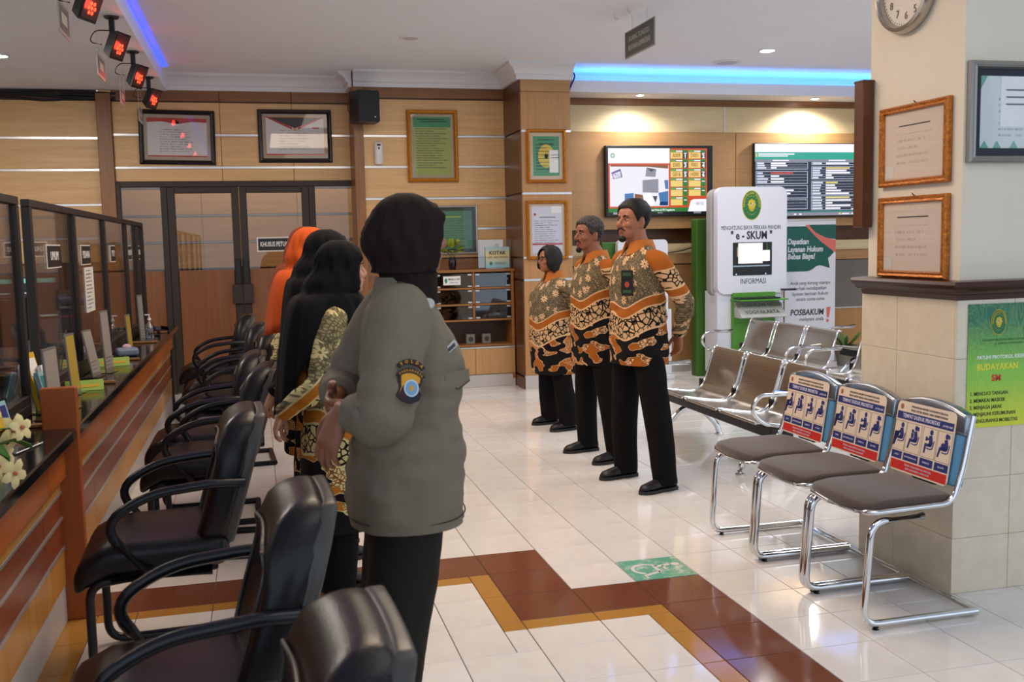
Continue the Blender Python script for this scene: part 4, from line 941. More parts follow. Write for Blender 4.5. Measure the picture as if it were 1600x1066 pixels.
# ---------------------------------------------------------------- lost and found cabinet
def cabinet():
    x0, x1 = 1.72, 2.575; y0 = 9.98; c = thing('display_cabinet', 'wooden lost and found cabinet with six glass compartments', 'cabinet', ((x0+x1)/2, y0, 0)); hw = (x1-x0)/2; d = .285; hz = 1.195
    FW = wood('cabinet_wood', '#9a6630', '#7d4f22', 'x', .8, .4); FD = wood('cabinet_inside', '#4a2d16', '#38210f', 'x', .8, .5)
    def b(nm, *a, m=FW, p=None): return MB().rbox(*a, .003, 1).obj(nm, m, p or c)
    b('back_panel', -hw, hw, d-.02, d, .43, hz, m=FD); b('side_panel', -hw, -hw+.03, 0, d-.021, .08, hz); b('side_panel', hw-.03, hw, 0, d-.021, .08, hz); b('top_board', -hw-.01, hw+.01, -.012, d, hz, hz+.028)
    zs = [.70, .862, 1.028, 1.195]
    for z in zs[:-1]: b('shelf', -hw+.03, hw-.03, 0, d-.021, z-.010, z+.010)
    b('divider', -.012, .012, .0, d-.021, .711, hz-.001)
    b('lower_shelf', -hw+.03, hw-.03, 0, d-.021, .425, .445)
    CG = glass('cabinet_glass', (.30, .29, .29, 1), .03, .16)
    for i in range(3):
        for q in (-1, 1):
            xa, xb = (-hw+.034, -.015) if q < 0 else (.015, hw-.034); g = MB().box(xa, xb, .004, .009, zs[i]+.014, zs[i+1]-.014).obj('glass_door', CG, c)
            for xx in (xa+.025, xb-.025):
                for zz in (zs[i]+.024, zs[i+1]-.024): MB().rbox(xx-.022, xx+.022, -.003, .012, zz-.009, zz+.009, .002, 1).obj('hinge', STEEL, g)
    for xa, xb in ((-hw+.004, -.26), (-.257, .0), (.003, hw-.004)): b('cupboard_door', xa, xb, -.004, .012, .135, .40, m=wood('cupboard_wood', '#c19462', '#ab7f4d', 'z', .7, .42))
    b('metal_edge', -hw, hw, -.006, .012, .402, .422, m=STEEL)
    b('plinth', -hw, hw, .006, .03, 0, .13, m=GREYSK)
    MB().rbox(-hw+.005, hw-.005, .031, d, .02, .40, .003, 1).obj('carcass', FD, c)
    t = thing('cabinet_label', 'small white printed label on the top left glass door of the cabinet', 'label', ((x0+x1)/2-.225, y0+.0035, 1.115)); MB().box(-.09, .09, -.002, 0, -.045, .045).obj('sheet', WHT, t); MB().prism(ngon(.014, .026, 12, -.062, 0), -.003, -.002).obj('print_mark', GRN, t)
    text('PERNIK & TITIP', .026, INK, t, (.02, -.0024, .012), sx=.7, bold=.03); text('Bebas Ragu', .022, INK, t, (.02, -.0024, -.018), sx=.8)
    for xx in (-.02, .15):
        s = thing('stored_box', 'small grey box with a round mark in the lower open shelf, %s' % ('left one' if xx < 0 else 'right one'), 'box', ((x0+x1)/2+xx, y0+.14, .4455)); MB().rbox(-.045, .045, -.03, .03, 0, .10, .004).obj('body', plain('box_grey', '#77726c', .6), s); MB().prism(ngon(.026, .026, 18, 0, .05), -.032, -.0302).obj('round_mark', plain('box_mark', '#3b3632', .5), s)
    R = random.Random(5)
    for i in range(3):
        for q in (-1, 1):
            xx = (x0+x1)/2+q*.2+R.uniform(-.06, .06); z = zs[i]+.0105
            s = thing('lost_item', 'dark lost item lying behind the %s glass door on the %s of the cabinet' % (('lower', 'middle', 'upper')[i], 'left' if q < 0 else 'right'), 'lost item', (xx, y0+.13, z)); cushion(-.07-.03*R.random(), .08, -.05, .05, 0, .05+.03*R.random(), .016, lambda p: p+Vector((0, 0, .01*math.sin(30*p.x)*(p.z > .02)))).obj('body', plain('item_%d' % (i*2+q), ['#4a4642', '#5c5148', '#3a3f44', '#66604f', '#474038', '#544a4a'][(i*2+q) % 6], .5), s, smooth=50)
            MB().tube(bend([(-.04, -.052, .02), (-.04, -.06, .07), (.04, -.06, .07), (.04, -.052, .02)], .02, 4), .004, 6).obj('strap', BLACK, s)
    # sign and plant on top
    s = thing('box_sign', 'blue and yellow lost and found sign on the cabinet top', 'sign', (2.42, y0+.06, hz+.0285)); lb = plain('sign_blue', '#8fb9c4', .45); 
    m = NT('lost_sign_print'); xx, yy, zz = m.sep(m.coord()); c2 = m.mix(m.mapr(zz, .02, .13), '#86b6c4', '#c9bd8c'); c2 = m.mix(m.mapr(zz, .15, .24), c2, '#7eb4c9'); m.set(color=c2, rough=.4)
    MB().box(-.127, .127, -.003, .003, .012, .225).obj('sheet', m.m, s); MB().rbox(-.13, .13, -.03, .03, 0, .012, .003).obj('clear_foot', ACRYL, s); MB().box(-.2, .145, .012, .016, .012, .30).obj('acrylic_box_face', ACRYL, s)
    MB().tube(bend([(-.012, -.004, .22), (-.012, -.012, .255), (.012, -.012, .255), (.012, -.004, .22)], .01, 4), .003, 6).obj('clip', STEEL, s)
    text('KOTAK', .052, INK, s, (0, -.0035, .163), bold=.03); text('LOST AND FOUND', .027, plain('sign_brown', '#6d5a2f', .5), s, (0, -.0035, .118), sx=.98, bold=.02); MB().prism(ngon(.015, .02, 14, -.07, .055), -.004, -.003).obj('print_mark', GRN, s); text('PENGADILAN NEGERI\nYOGYAKARTA KELAS IA', .013, INK, s, (.03, -.0035, .055), sx=.9)
    p = thing('potted_plant', 'yellow green potted plant in a black vase on the cabinet', 'plant', (1.955, y0+.12, hz+.0285))
    MB().lathe([(.03, 0), (.032, .01), (.042, .05), (.04, .09), (.03, .12), (.034, .13), (.028, .13), (.024, .11), (.001, .10)], (0, 0, 0), 20).obj('vase', plain('black_vase', '#1a1517', .2), p, smooth=50)
    LEAF = [plain('leaf_lime', '#8f9a2a', .55, 0, .2, 30), plain('leaf_green', '#5f6b1f', .55, 0, .2, 30)]
    for k in range(30):
        a = R.uniform(0, 2*PI); e = R.uniform(-.25, 1.3); rr = R.uniform(.06, .125); c3 = Vector((rr*math.cos(a)*math.cos(e)*1.15, rr*math.sin(a)*math.cos(e)*.8, .19+rr*math.sin(e))); L = R.uniform(.032, .05)
        M = Matrix.Translation(c3) @ Matrix.Rotation(a, 4, 'Z') @ Matrix.Rotation(-e*.6+R.uniform(-.5, .5), 4, 'Y') @ Matrix.Rotation(R.uniform(-.6, .6), 4, 'X')
        pts = [(-.9, 0), (-.4, .42), (.1, .55), (.6, .35), (1, 0), (.6, -.35), (.1, -.55), (-.4, -.42)]
        mb = MB(); mb.add([M @ Vector((a*L, b*L, .12*L*abs(b)*2)) for a, b in pts]+[M @ Vector((a*L*.97, b*L*.97, .12*L*abs(b)*2-.0015)) for a, b in pts], [tuple(range(8)), tuple(range(15, 7, -1))]+[(i, i+8, (i+1) % 8+8, (i+1) % 8) for i in range(8)])
        mb.obj('leaf', LEAF[k % 3 == 0], p)
    for k in range(7): a = k*.9; MB().tube([(0, 0, .10), (.03*math.cos(a), .03*math.sin(a), .15), (.07*math.cos(a), .06*math.sin(a), .20)], .0025, 5).obj('stem', LEAF[1], p)
cabinet()

# ---------------------------------------------------------------- small fittings on the walls and the ceiling
def fittings():
    s = thing('loudspeaker', 'black wall loudspeaker at the top of the wooden post', 'loudspeaker', (1.115, 10.13, 2.865), math.radians(14))
    mb = MB(); mb.prism([(-.125, .10), (.125, .10), (.105, -.11), (-.105, -.11)], -.155, .155, 'xy'); mb.obj('cabinet', BLACK, s)
    MB().rbox(-.112, .112, -.118, -.1105, -.145, .145, .004, 1).obj('grille', plain('speaker_mesh', '#1b1c22', .7, 0, .4, 300), s); MB().rbox(.055, .07, -.1195, -.118, -.11, -.10, .0005, 1).obj('maker_mark', STEEL, s); MB().rbox(-.03, .03, .10, .128, -.03, .03, .004).obj('bracket', BLACK, s)
    MB().tube(bend([(-.12, .05, .08), (-.16, .06, .03), (-.15, .08, -.03), (-.11, .1, -.05)], .03, 4), .004, 6).obj('cable', BLACK, s)
    a = thing('air_freshener', 'white air freshener dispenser on the panelled middle wall', 'dispenser', (1.255, 10.30, 2.43))
    mb = MB(); mb.loft([[Vector((x, y, z)) for x, y in ((-w, 0), (-w, -d*.7), (-w*.6, -d), (w*.6, -d), (w, -d*.7), (w, 0))] for z, w, d in ((-.115, .036, .045), (-.10, .042, .055), (.05, .042, .065), (.10, .040, .055), (.115, .034, .03))]); mb.obj('casing', plain('dispenser_white', '#cfccc9', .35), a, smooth=35)
    MB().rbox(-.018, .018, -.068, -.05, .068, .088, .002, 1).obj('display', BLACK, a); MB().prism(ngon(.009, .013, 12, 0, .045), -.069, -.062).obj('nozzle', BLACK, a)
    h = thing('hanging_sign', 'grey hanging sign reading RUANG TUNGGU PELAYANAN ADMINISTRASI', 'sign', (2.935, 7.34, 0), math.radians(90))
    # sign plate seen obliquely, hung by two wires
    sp = plain('sign_dark_grey', '#45443f', .5); P0 = thing_part('x', h)
    MB().rbox(-.305, .305, -.004, .004, 3.035-.105, 3.035+.105, .002, 1).obj('plate', plain('sign_edge', '#8a8880', .5), h)
    for s_ in (-1, 1):
        MB().box(-.293, .293, -.0062*1 if s_ < 0 else .0042, -.0042 if s_ < 0 else .0062, 3.035-.094, 3.035+.094).obj('face', sp, h)
        r = (PI/2, 0, 0 if s_ < 0 else PI)
        for b, z in (('RUANG TUNGGU', 3.068), ('PELAYANAN ADMINISTRASI', 3.0)): text(b, .055, plain('sign_letters', '#97958c', .5), h, (0, -.0066 if s_ < 0 else .0066, z), rot=r, sx=.95 if 'RUANG' in b else .66, bold=.02)
    for x in (-.15, .15): MB().cyl((x, 0, 3.135), (x, 0, 3.25), .002, 6).obj('hanging_wire', STEEL, h)
    # lamps
    DL = glow('downlight_lens', '#eef3ff', 110)
    def down(x, y, z, lab, r=.075, p=0, spot=110, lens=DL):
        t = thing('downlight', lab, 'ceiling lamp', (x, y, z)); MB().lathe([(r*.72, -.001), (r, -.001), (r, -.006), (r*.8, -.012), (r*.72, -.004)], (0, 0, 0), 28).obj('ring', WHITE, t, smooth=40); MB().lathe([(.001, -.020), (r*.4, -.017), (r*.7, -.006), (r*.7, -.001), (.001, -.001)], (0, 0, 0), 24).obj('lens', lens, t)
        if p: light('SPOT', 'downlight_beam', (x, y, z-.03), p, (1, .97, .92), .05, None, (0, 0, 0), math.radians(spot), .6)
    down(4.76, 8.68, 3.25, 'bright round ceiling downlight in front of the television wall', .085, 60, 150)
    down(-1.93, 8.95, 3.085, 'bright downlight in the lowered ceiling at the photo edge', .07, 25, 120)
    down(3.99, 9.98, 3.015, 'small downlight in the white soffit over the queue television', .05, 60, 158); down(6.08, 10.02, 3.015, 'small downlight in the white soffit over the schedule television', .05, 120, 158)
    down(1.35, 8.6, 3.25, 'dim flush ceiling lamp near the middle of the ceiling', .09, 0, 100, plain('unlit_lens', '#b9b6b4', .4))
    t = thing('ceiling_speaker', 'round white ceiling speaker beside the bright downlight', 'ceiling speaker', (4.67, 9.33, 3.25)); MB().lathe([(.001, -.012), (.09, -.012), (.12, -.008), (.13, -.001), (.001, -.001)], (0, 0, 0), 32).obj('grille', plain('speaker_white', '#b7b5bd', .6), t, smooth=40); MB().lathe([(.125, -.001), (.145, -.001), (.145, -.007), (.125, -.010)], (0, 0, 0), 32).obj('ring', WHITE, t, smooth=40)
    for x, y in ((2.80, 7.24), (2.79, 7.5)):
        t = thing('ceiling_hook', 'tiny wire hook in the ceiling, %s of the two above the hanging sign' % ('nearer' if y < 7.4 else 'farther'), 'hook', (x, y, 3.25)); MB().tube(bend([(0, 0, 0), (0, 0, -.03), (.02, 0, -.045), (.03, 0, -.03)], .01, 3), .003, 6).obj('wire', STEEL, t)
fittings()

# red stage lamps along the lowered ceiling
RED = glow('red_led', (1, .05, .015, 1), 4.0)
def stage_lamp(label, x, y):
    t = thing('stage_lamp', label, 'lamp', (x, y, 3.085), 0, 'red lamps under the lowered ceiling')
    MB().lathe([(.001, -.014), (.045, -.014), (.05, -.001), (.001, -.001)], (0, 0, 0), 20).obj('ceiling_plate', BLACK, t); MB().rbox(-.018, .018, -.02, .02, -.11, -.012, .004, 1).obj('hanger', BLACK, t)
    M = Matrix.Translation((0.01, -.0, -.185)) @ Matrix.Rotation(math.radians(66), 4, 'Z') @ Matrix.Rotation(math.radians(24), 4, 'X') @ Matrix.Scale(.82, 4)
    mb = MB(); mb.loft([[M @ Vector((a*w, y, b*w*1.15)) for a, b in ((-1, -1), (1, -1), (1, 1), (-1, 1))] for y, w in ((.03, .072), (-.045, .10), (-.055, .10))]); mb.obj('housing', BLACK, t)
    f = MB(); f.rbox(-.094, .094, -.060, -.0552, -.098, .098, .003, 1, M); f = f.obj('front_plate', plain('lamp_face', '#2a2024', .3), t)
    for k, (a, b) in enumerate([(0, .0)]+[(.036*math.cos(q*PI/3), .036*math.sin(q*PI/3)) for q in range(6)]):
        MB().lathe([(.001, .064), (.013, .062), (.016, .058), (.001, .058)], (0, 0, 0), 12, M @ Matrix.Translation((a, 0, b-.02)) @ Matrix.Rotation(PI/2, 4, 'X')).obj('red_lens', RED, f)
    lp = M @ Vector((0, -.10, 0)); light('POINT', 'red_lamp_light', (x+lp.x, y+lp.y, 3.085+lp.z), 1.0, (1, .06, .03), .03)
    MB().tube(bend([M @ Vector((-.06, .07, -.04)), M @ Vector((-.16, .12, -.06)), M @ Vector((-.17, .1, .05)), M @ Vector((-.03, .03, .10))], .06, 5), .004, 6).obj('cable', BLACK, t)
    return t
stage_lamp('black stage lamp with red lenses, nearest of the row and cut by the top edge', -.885, 6.2); stage_lamp('black stage lamp with red lenses, second from the camera', -.885, 7.4); stage_lamp('black stage lamp with red lenses, third from the camera', -.89, 8.65); stage_lamp('black stage lamp with red lenses, last of the row by the back wall', -.895, 9.9)
def hang(label, x, y, z, w=.20, h=.20):
    t = thing('hanging_number_plate', label, 'sign', (x, y, z), math.radians(90), 'clear signs hung over the counter')
    MB().rbox(-w/2, w/2, -.003, .003, -h/2, h/2, .001, 1).obj('plate', plain('sign_pale', '#a6a39c', .4), t); MB().rbox(-w/2+.025, w/2-.025, -.0042, -.003, -h/2+.025, h/2-.025, .0005, 1).obj('face', plain('sign_mid_grey', '#6f6a62', .4), t)
    MB().rbox(-w/4, w/4, -.0052, -.0042, -h/6, h/6, .0003, 1).obj('print_mark', plain('sign_print', '#c4beb4', .5), t)
    for s in (-1, 1): MB().cyl((s*w*.4, 0, h/2), (s*w*.4, 0, 3.085-z), .0012, 5).obj('hanging_thread', STEEL, t)
hang('small hanging counter sign nearest the camera under the lowered ceiling', -1.075, 6.7, 2.905, .36, .20); hang('small hanging counter sign, second from the camera', -1.035, 7.9, 2.83, .36, .17); hang('small hanging counter sign, third from the camera', -1.065, 9.35, 2.825, .30, .15); hang('small hanging counter sign in front of the left certificate', -.985, 9.95, 2.745, .30, .14)
# loose cables along the top of the left wall
for k in range(4):
    pts = [(-3.6+.33*i, 10.725, 3.05-.012*k-.02*math.sin(i*.9+k)-.02*(i % 2)*(k % 2)) for i in range(8)]
    o = MB().tube(smoothpath(pts, 4), .011, 8).obj('wall_cable', BLACK, None, smooth=60); tag(o, ['topmost', 'second', 'third', 'lowest'][k]+' black cable of the bundle along the left back wall', 'cable', 'cables along the left wall')

# ---------------------------------------------------------------- things on and behind the counter
def counter_items():
    Z = .7925; R = random.Random(11)
    YL = plain('leaflet_yellow', '#c9a21f', .5); BL = plain('leaflet_blue', '#8fb3bc', .5); LIL = plain('leaflet_lilac', '#6d70a8', .5); TE = plain('leaflet_teal', '#2f7f80', .5)
    def rack(label, x, y, rz, stacks):
        t = thing('leaflet_rack', label, 'leaflet rack', (x, y, Z), rz)
        MB().rbox(-.10, .10, -.05, .11, 0, .006, .002, 1).obj('base', ACRYL, t)
        for k, (xx, hgt, m) in enumerate(stacks):
            M = Matrix.Translation((xx, .02+.03*k, .008)) @ Matrix.Rotation(math.radians(-14), 4, 'X')
            MB().box(-.045, .045, .012, .016, 0, .17, M).obj('clear_back', ACRYL, t); MB().box(-.045, .045, -.014, -.010, 0, .07, M).obj('clear_front', ACRYL, t)
            l = thing('leaflet_stack', '%s leaflets in the rack that is the %s' % (['yellow', 'pale', 'blue'][k % 3], label.split(',')[-1].strip()), 'leaflets', (x, y, Z), rz); l.name = 'leaflet_stack'
            mb = MB().box(-.042, .042, -.009, .011, 0, hgt, M).obj('sheets', m, l); MB().box(-.034, .034, -.0095, -.009, hgt*.55, hgt*.9, M).obj('print_mark', [TE, NAVY, WHT][k % 3], l)
    rack('clear leaflet rack on the counter, nearest the flowers', -.87, 3.86, math.radians(75), [(-.05, .20, YL), (.05, .16, BL), (0, .25, LIL)])
    rack('clear leaflet rack on the counter, behind the wooden fin', -.87, 4.74, math.radians(75), [(-.05, .18, BL), (.05, .2, WHT), (0, .26, YL)])
    def upright(label, x, y, h, w, m, lean=6, rz=80):
        t = thing('table_sign', label, 'sign stand', (x, y, Z), math.radians(rz)); M = Matrix.Rotation(math.radians(-lean), 4, 'X')
        MB().rbox(-w/2, w/2, -.004, .004, .004, h, .001, 1, M).obj('plate', plain('acrylic_grey', '#6d6864', .3), t); MB().box(-w/2+.008, w/2-.008, -.0048, -.004, .02, h-.01, M).obj('printed_sheet', m, t); MB().rbox(-w/2, w/2, -.03, .07, 0, .004, .001, 1).obj('foot', ACRYL, t)
    pw = text_paper('table_sign_print', '#8f8780', '#4c4a52', 12, .15, .25, .1, .9, .1)
    upright('grey upright acrylic sign leaning beside the flowers', -.91, 3.62, .30, .16, pw, 14, 78); upright('tall grey acrylic sign just behind the wooden fin', -.86, 4.55, .30, .15, pw, 3, 80)
    upright('yellow and pink acrylic sign on the counter before the first black monitor', -.90, 5.28, .30, .12, plain('sign_yellow', '#a98f3a', .5), 4, 80); upright('pale acrylic sign with a slanting foot in the middle of the counter', -.90, 5.95, .27, .15, pw, 10, 82); upright('tall pale acrylic sign in the middle of the counter', -.86, 6.15, .36, .15, pw, 3, 82)
    upright('narrow yellow sign on the far part of the counter', -.90, 7.5, .25, .1, plain('sign_yellow', '#a98f3a', .5), 3, 80); upright('clear tall sign stand on the far part of the counter', -.88, 8.12, .36, .12, pw, 2, 80)
    def plate(label, x, y, m):
        t = thing('name_plate', label, 'name plate', (x, y, Z), math.radians(12)); MB().prism([(-.03, 0), (.03, 0), (.003, .05), (-.003, .05)], -.09, .09, 'yz').obj('body', m, t); MB().box(-.07, .07, -.0015, 0, .0, .015, Matrix.Translation((0, -.0215, .0165)) @ Matrix.Rotation(math.radians(-28), 4, 'X')).obj('print_mark', YL, t)
    LG = plain('plate_lime', '#8fae4a', .45); plate('lime green name plate in the middle of the counter', -.88, 6.48, LG); plate('lime green name plate behind the leaflet racks', -.88, 5.40, LG)
    t = thing('tissue_box', 'pink and white tissue packet on the far part of the counter', 'tissue packet', (-.87, 7.05, Z), .3); cushion(-.07, .07, -.05, .05, 0, .055, .02).obj('packet', plain('packet_blue', '#6f7f96', .3), t, smooth=50); MB().ell((0, 0, .06), .03, .02, .02, 12, 8).obj('tissue', plain('tissue_pink', '#c9a8b4', .6), t, smooth=60)
    t = thing('hand_sanitiser', 'clear sanitiser bottle on the far end of the counter', 'bottle', (-.86, 8.45, Z)); MB().lathe([(.03, 0), (.032, .01), (.032, .10), (.012, .125), (.012, .14), (.001, .14)], (0, 0, 0), 18).obj('body', ACRYL, t, smooth=50); MB().lathe([(.014, .14), (.014, .155), (.005, .16), (.005, .185), (.001, .185)], (0, 0, 0), 12).obj('pump', WHT, t); MB().rbox(-.035, .008, -.007, .007, .178, .188, .003, 1).obj('nozzle', WHT, t)
    for k, (x, y) in enumerate(((-.90, 6.6), (-.88, 8.65), (-.86, 9.05))):
        t = thing('stapler_tray', 'dark desk tray of small things on the counter, %s of three' % ('nearest', 'middle', 'farthest')[k], 'tray', (x, y, Z), .2*k); MB().rbox(-.07, .07, -.1, .1, 0, .012, .004, 1).obj('tray_base', BLACK, t)
        for s in (-1, 1): MB().rbox(s*.066-.004, s*.066+.004, -.1, .1, .0, .04, .002, 1).obj('tray_side', BLACK, t)
        MB().rbox(-.04, .0, -.07, .05, .0125, .05, .006, 1).obj('stapler', plain('stapler_grey', '#4a4a52', .35), t)
    # orchids in a pot at the near end
    f = thing('artificial_orchids', 'cream artificial orchids in a pot on the near counter', 'flowers', (-.86, 3.16, Z))
    MB().lathe([(.045, 0), (.05, .01), (.065, .09), (.068, .10), (.058, .10), (.05, .08), (.001, .08)], (0, 0, 0), 22).obj('pot', plain('pot_brown', '#4a2a1c', .3), f, smooth=50)
    PET = plain('petal_cream', '#d5c58c', .6, 0, .1, 50); LIP = plain('petal_heart', '#b8644a', .6); LF = plain('orchid_leaf', '#3f6a24', .45, 0, .15, 20)
    for k in range(6):
        a = k*1.05+.4; MB().loft([[Vector((r*math.cos(a)+w*s*-math.sin(a), r*math.sin(a)+w*s*math.cos(a), z+abs(s)*.006+dz)) for s, dz in ((-1, 0), (0, -.004), (1, 0), (0, -.008))] for r, w, z in ((.02, .012, .09), (.08, .028, .14), (.14, .024, .15), (.19, .004, .12))]).obj('leaf', LF, f, smooth=60)
    for k in range(17):
        a = R.uniform(0, 2*PI); rr = R.uniform(.02, .15); c = Vector((rr*math.cos(a)*.9+.03, rr*math.sin(a)*.9, R.uniform(.07, .23)-.25*max(0, rr-.10))); d = Vector((.75+.4*math.cos(a), -.7+.3*math.sin(a), R.uniform(-.1, .5))).normalized()
        q = d.to_track_quat('Z', 'Y').to_matrix().to_4x4(); M = Matrix.Translation(c) @ q @ Matrix.Rotation(R.uniform(0, 1), 4, 'Z'); fl = None; s = R.uniform(.026, .036)
        mb = MB()
        for j in range(5):
            b = 2*PI*j/5; mb.loft([[M @ Matrix.Rotation(b, 4, 'Z') @ Vector((r*s*1.4, w*s*k2, z*s+tt)) for k2, tt in ((-1, 0), (0, .002), (1, 0), (0, -.0015))] for r, w, z in ((.12, .15, 0), (.5, .5, .12), (.85, .42, .10), (1.1, .06, -.05))])
        fl = mb.obj('blossom', PET, f, smooth=60); MB().ell(M @ Vector((0, 0, .006)), .007, .007, .007, 8, 6).obj('blossom_heart', LIP, fl)
        if k % 3 == 0: MB().tube([Vector((0, 0, .09)), (Vector((0, 0, .09))+c)/2+Vector((0, 0, .05)), c], .0025, 5).obj('stem', LF, f)
    # staff desk behind the glass
    d = thing('staff_desk', 'long brown staff desk behind the glass screens', 'desk', (-1.98, 7.6, 0)); DW = wood('desk_wood', '#7a4f28', '#63401f', 'y', .8, .4); MB().rbox(-.45, .45, -.9, 1.25, .70, .74, .004, 1).obj('desk_top', DW, d)
    for y in (-.8, .3, 1.15): MB().rbox(-.42, .42, y-.02, y+.02, 0, .70, .003, 1).obj('desk_leg', DW, d)
    MSC = glow('staff_screen_dark', '#21404a', .5); MTX = glow('staff_screen_text', '#cfe8e4', .8); MGR = glow('staff_screen_bar', '#7fd8c4', .9)
    def monitor(label, x, y, rz, on=False, w=.5, h=.31, zc=.30, zb=.741):
        t = thing('monitor', label, 'monitor', (x, y, zb), rz); MB().rbox(-w/2, w/2, -.015, .02, zc-h/2, zc+h/2, .006, 1).obj('casing', BLACK, t); MB().rbox(-.025, .025, .02, .045, .01, zc, .004, 1).obj('stand', BLACK, t); MB().rbox(-.11, .11, -.06, .10, 0, .012, .005, 1).obj('foot', BLACK, t)
        s = MB().box(-w/2+.015, w/2-.015, -.017, -.015, zc-h/2+.02, zc+h/2-.015).obj('screen', MSC if on else plain('screen_off', '#101418', .15), t)
        if on:
            mb = MB(); mb.box(-w/2+.016, w/2-.016, -.0175, -.017, zc+h/2-.05, zc+h/2-.016); mb.obj('screen_bar', MGR, s); mb = MB(); mb.box(-w/2+.016, w/2-.016, -.0175, -.017, zc-h/2+.021, zc-h/2+.035)
            for r in range(5):
                for c in range(3): mb.box(-w/2+.04+.15*c, -w/2+.04+.15*c+.05+.05*R.random(), -.0175, -.017, zc-h/2+.06+.035*r, zc-h/2+.07+.035*r)
            mb.obj('screen_text', MTX, s)
    monitor('lit staff monitor with a teal table, at the photo edge behind the glass', -1.78, 8.15, math.radians(22), True, .62, .33, .41, 1.0-.259); monitor('black staff monitor seen from behind in the middle of the counter', -1.75, 6.95, math.radians(205)); monitor('black staff monitor seen from behind left of another', -1.8, 7.45, math.radians(200)); monitor('black staff monitor behind the nearest glass screen', -1.9, 8.65, math.radians(190))
    p = thing('office_copier', 'large grey and blue office copier behind the glass screen', 'copier', (-1.82, 9.55, 0), .1); MB().rbox(-.36, .36, -.33, .33, 0, .80, .02).obj('cabinet', plain('copier_grey', '#75747c', .4), p); MB().rbox(-.37, .37, -.34, .34, .805, 1.03, .02).obj('scanner', plain('copier_dark', '#3c3c46', .35), p); MB().rbox(-.36, .36, -.33, .33, 1.035, 1.11, .02).obj('lid', plain('copier_blue', '#4a4a66', .4), p); MB().box(-.34, .34, -.343, -.341, .93, .945).obj('red_line', plain('copier_red', '#a2434c', .4), p); MB().rbox(-.30, .28, -.36, -.335, .28, .74, .006, 1).obj('white_tray', plain('copier_white', '#9fa3ad', .5), p)
    c = thing('swivel_chair', 'black swivel chair back with a white tag behind the glass', 'chair', (-1.74, 6.15, 0), .2); cushion(-.24, .24, -.04, .04, .50, 1.03, .036, lambda q: Vector((q.x*(1-.25*max(0, (q.z-.8)/.23)**2), q.y+.04*(q.x/.24)**2, q.z))).obj('backrest', plain('chair_black_cloth', '#1c1b1e', .8), c, smooth=50); MB().rbox(-.05, .01, -.048, -.041, .86, .92, .001, 1).obj('white_tag', plain('tag_white', '#b8b6b2', .5), c); cushion(-.24, .24, -.45, -.02, .42, .50, .035).obj('seat', plain('chair_black_cloth', '#1c1b1e', .8), c, smooth=50); MB().cyl((0, -.22, .08), (0, -.22, .42), .03, 12).obj('gas_post', BLACK, c)
    for k in range(5): a = 2*PI*k/5; MB().tube([(0, -.22, .10), (.28*math.cos(a), -.22+.28*math.sin(a), .05)], [.025, .016], 8).obj('leg', BLACK, c); MB().ell((.28*math.cos(a), -.22+.28*math.sin(a), .028), .028, .028, .028, 10, 8).obj('castor', BLACK, c)
    for k, (x, y, w, hh, m) in enumerate(((-1.45, 7.7, .22, .16, plain('paper_lilac', '#8f8ca8', .6)), (-1.45, 7.2, .2, .12, WHT), (-1.45, 8.45, .24, .2, plain('paper_blue', '#8fa3b4', .6)))):
        t = thing('file_box', 'pale file box on the staff desk behind the glass, %s of three' % ('middle', 'nearest', 'farthest')[k], 'box', (x-.2, y, .741), .15*k); MB().rbox(-w/2, w/2, -.12, .12, 0, hh+.12, .006, 1).obj('body', m, t); MB().rbox(-w/2-.004, w/2+.004, -.124, .124, hh+.121, hh+.15, .004, 1).obj('lid', m, t)
counter_items()
# blue-edged sticker with a wheelchair sign on the floor
def sticker():
    t = thing('floor_sticker', 'worn green and white wheelchair sticker on the floor tiles', 'sticker', (1.70, 4.11, .0008))
    m = NT('worn_green'); n = m.noise(m.coord(), 14, 5, .7); m.set(color=m.mix(m.mapr(n, .50, .66), '#6aa890', '#cdd0c4'), rough=.15); n = None
    MB().box(-.145, .145, -.135, .135, 0, .0012).obj('sheet', m.m, t)
    wm = plain('sticker_white', '#d8d2c8', .2); M = Matrix.Rotation(math.radians(-90), 4, 'Z')
    def pl(pts): MB().prism(pts, .0012, .0019, 'xy', M).obj('pictogram', wm, t)
    pl(ngon(.02, .02, 14, -.03, .108)); pl([(-.045, .08), (-.022, .08), (-.006, .01), (-.03, .01)]); pl([(-.03, .01), (.055, .01), (.055, -.006), (-.028, -.006)]); pl([(.04, .005), (.058, .005), (.092, -.08), (.074, -.086)]); pl([(.074, -.086), (.092, -.08), (.115, -.07), (.11, -.084)]); pl([(-.026, .05), (.03, .05), (.03, .036), (-.022, .036)])
    mb = MB(); o = [(.07*math.cos(a)-.0, -.045+.07*math.sin(a)) for a in [PI*.62+PI*1.25*k/20 for k in range(21)]]; i = [(.054*math.cos(a), -.045+.054*math.sin(a)) for a in [PI*.62+PI*1.25*k/20 for k in range(21)]]
    for k in range(20): mb.prism([o[k], o[k+1], i[k+1], i[k]], .0012, .0019, 'xy', M)
    mb.obj('pictogram', wm, t)
sticker()

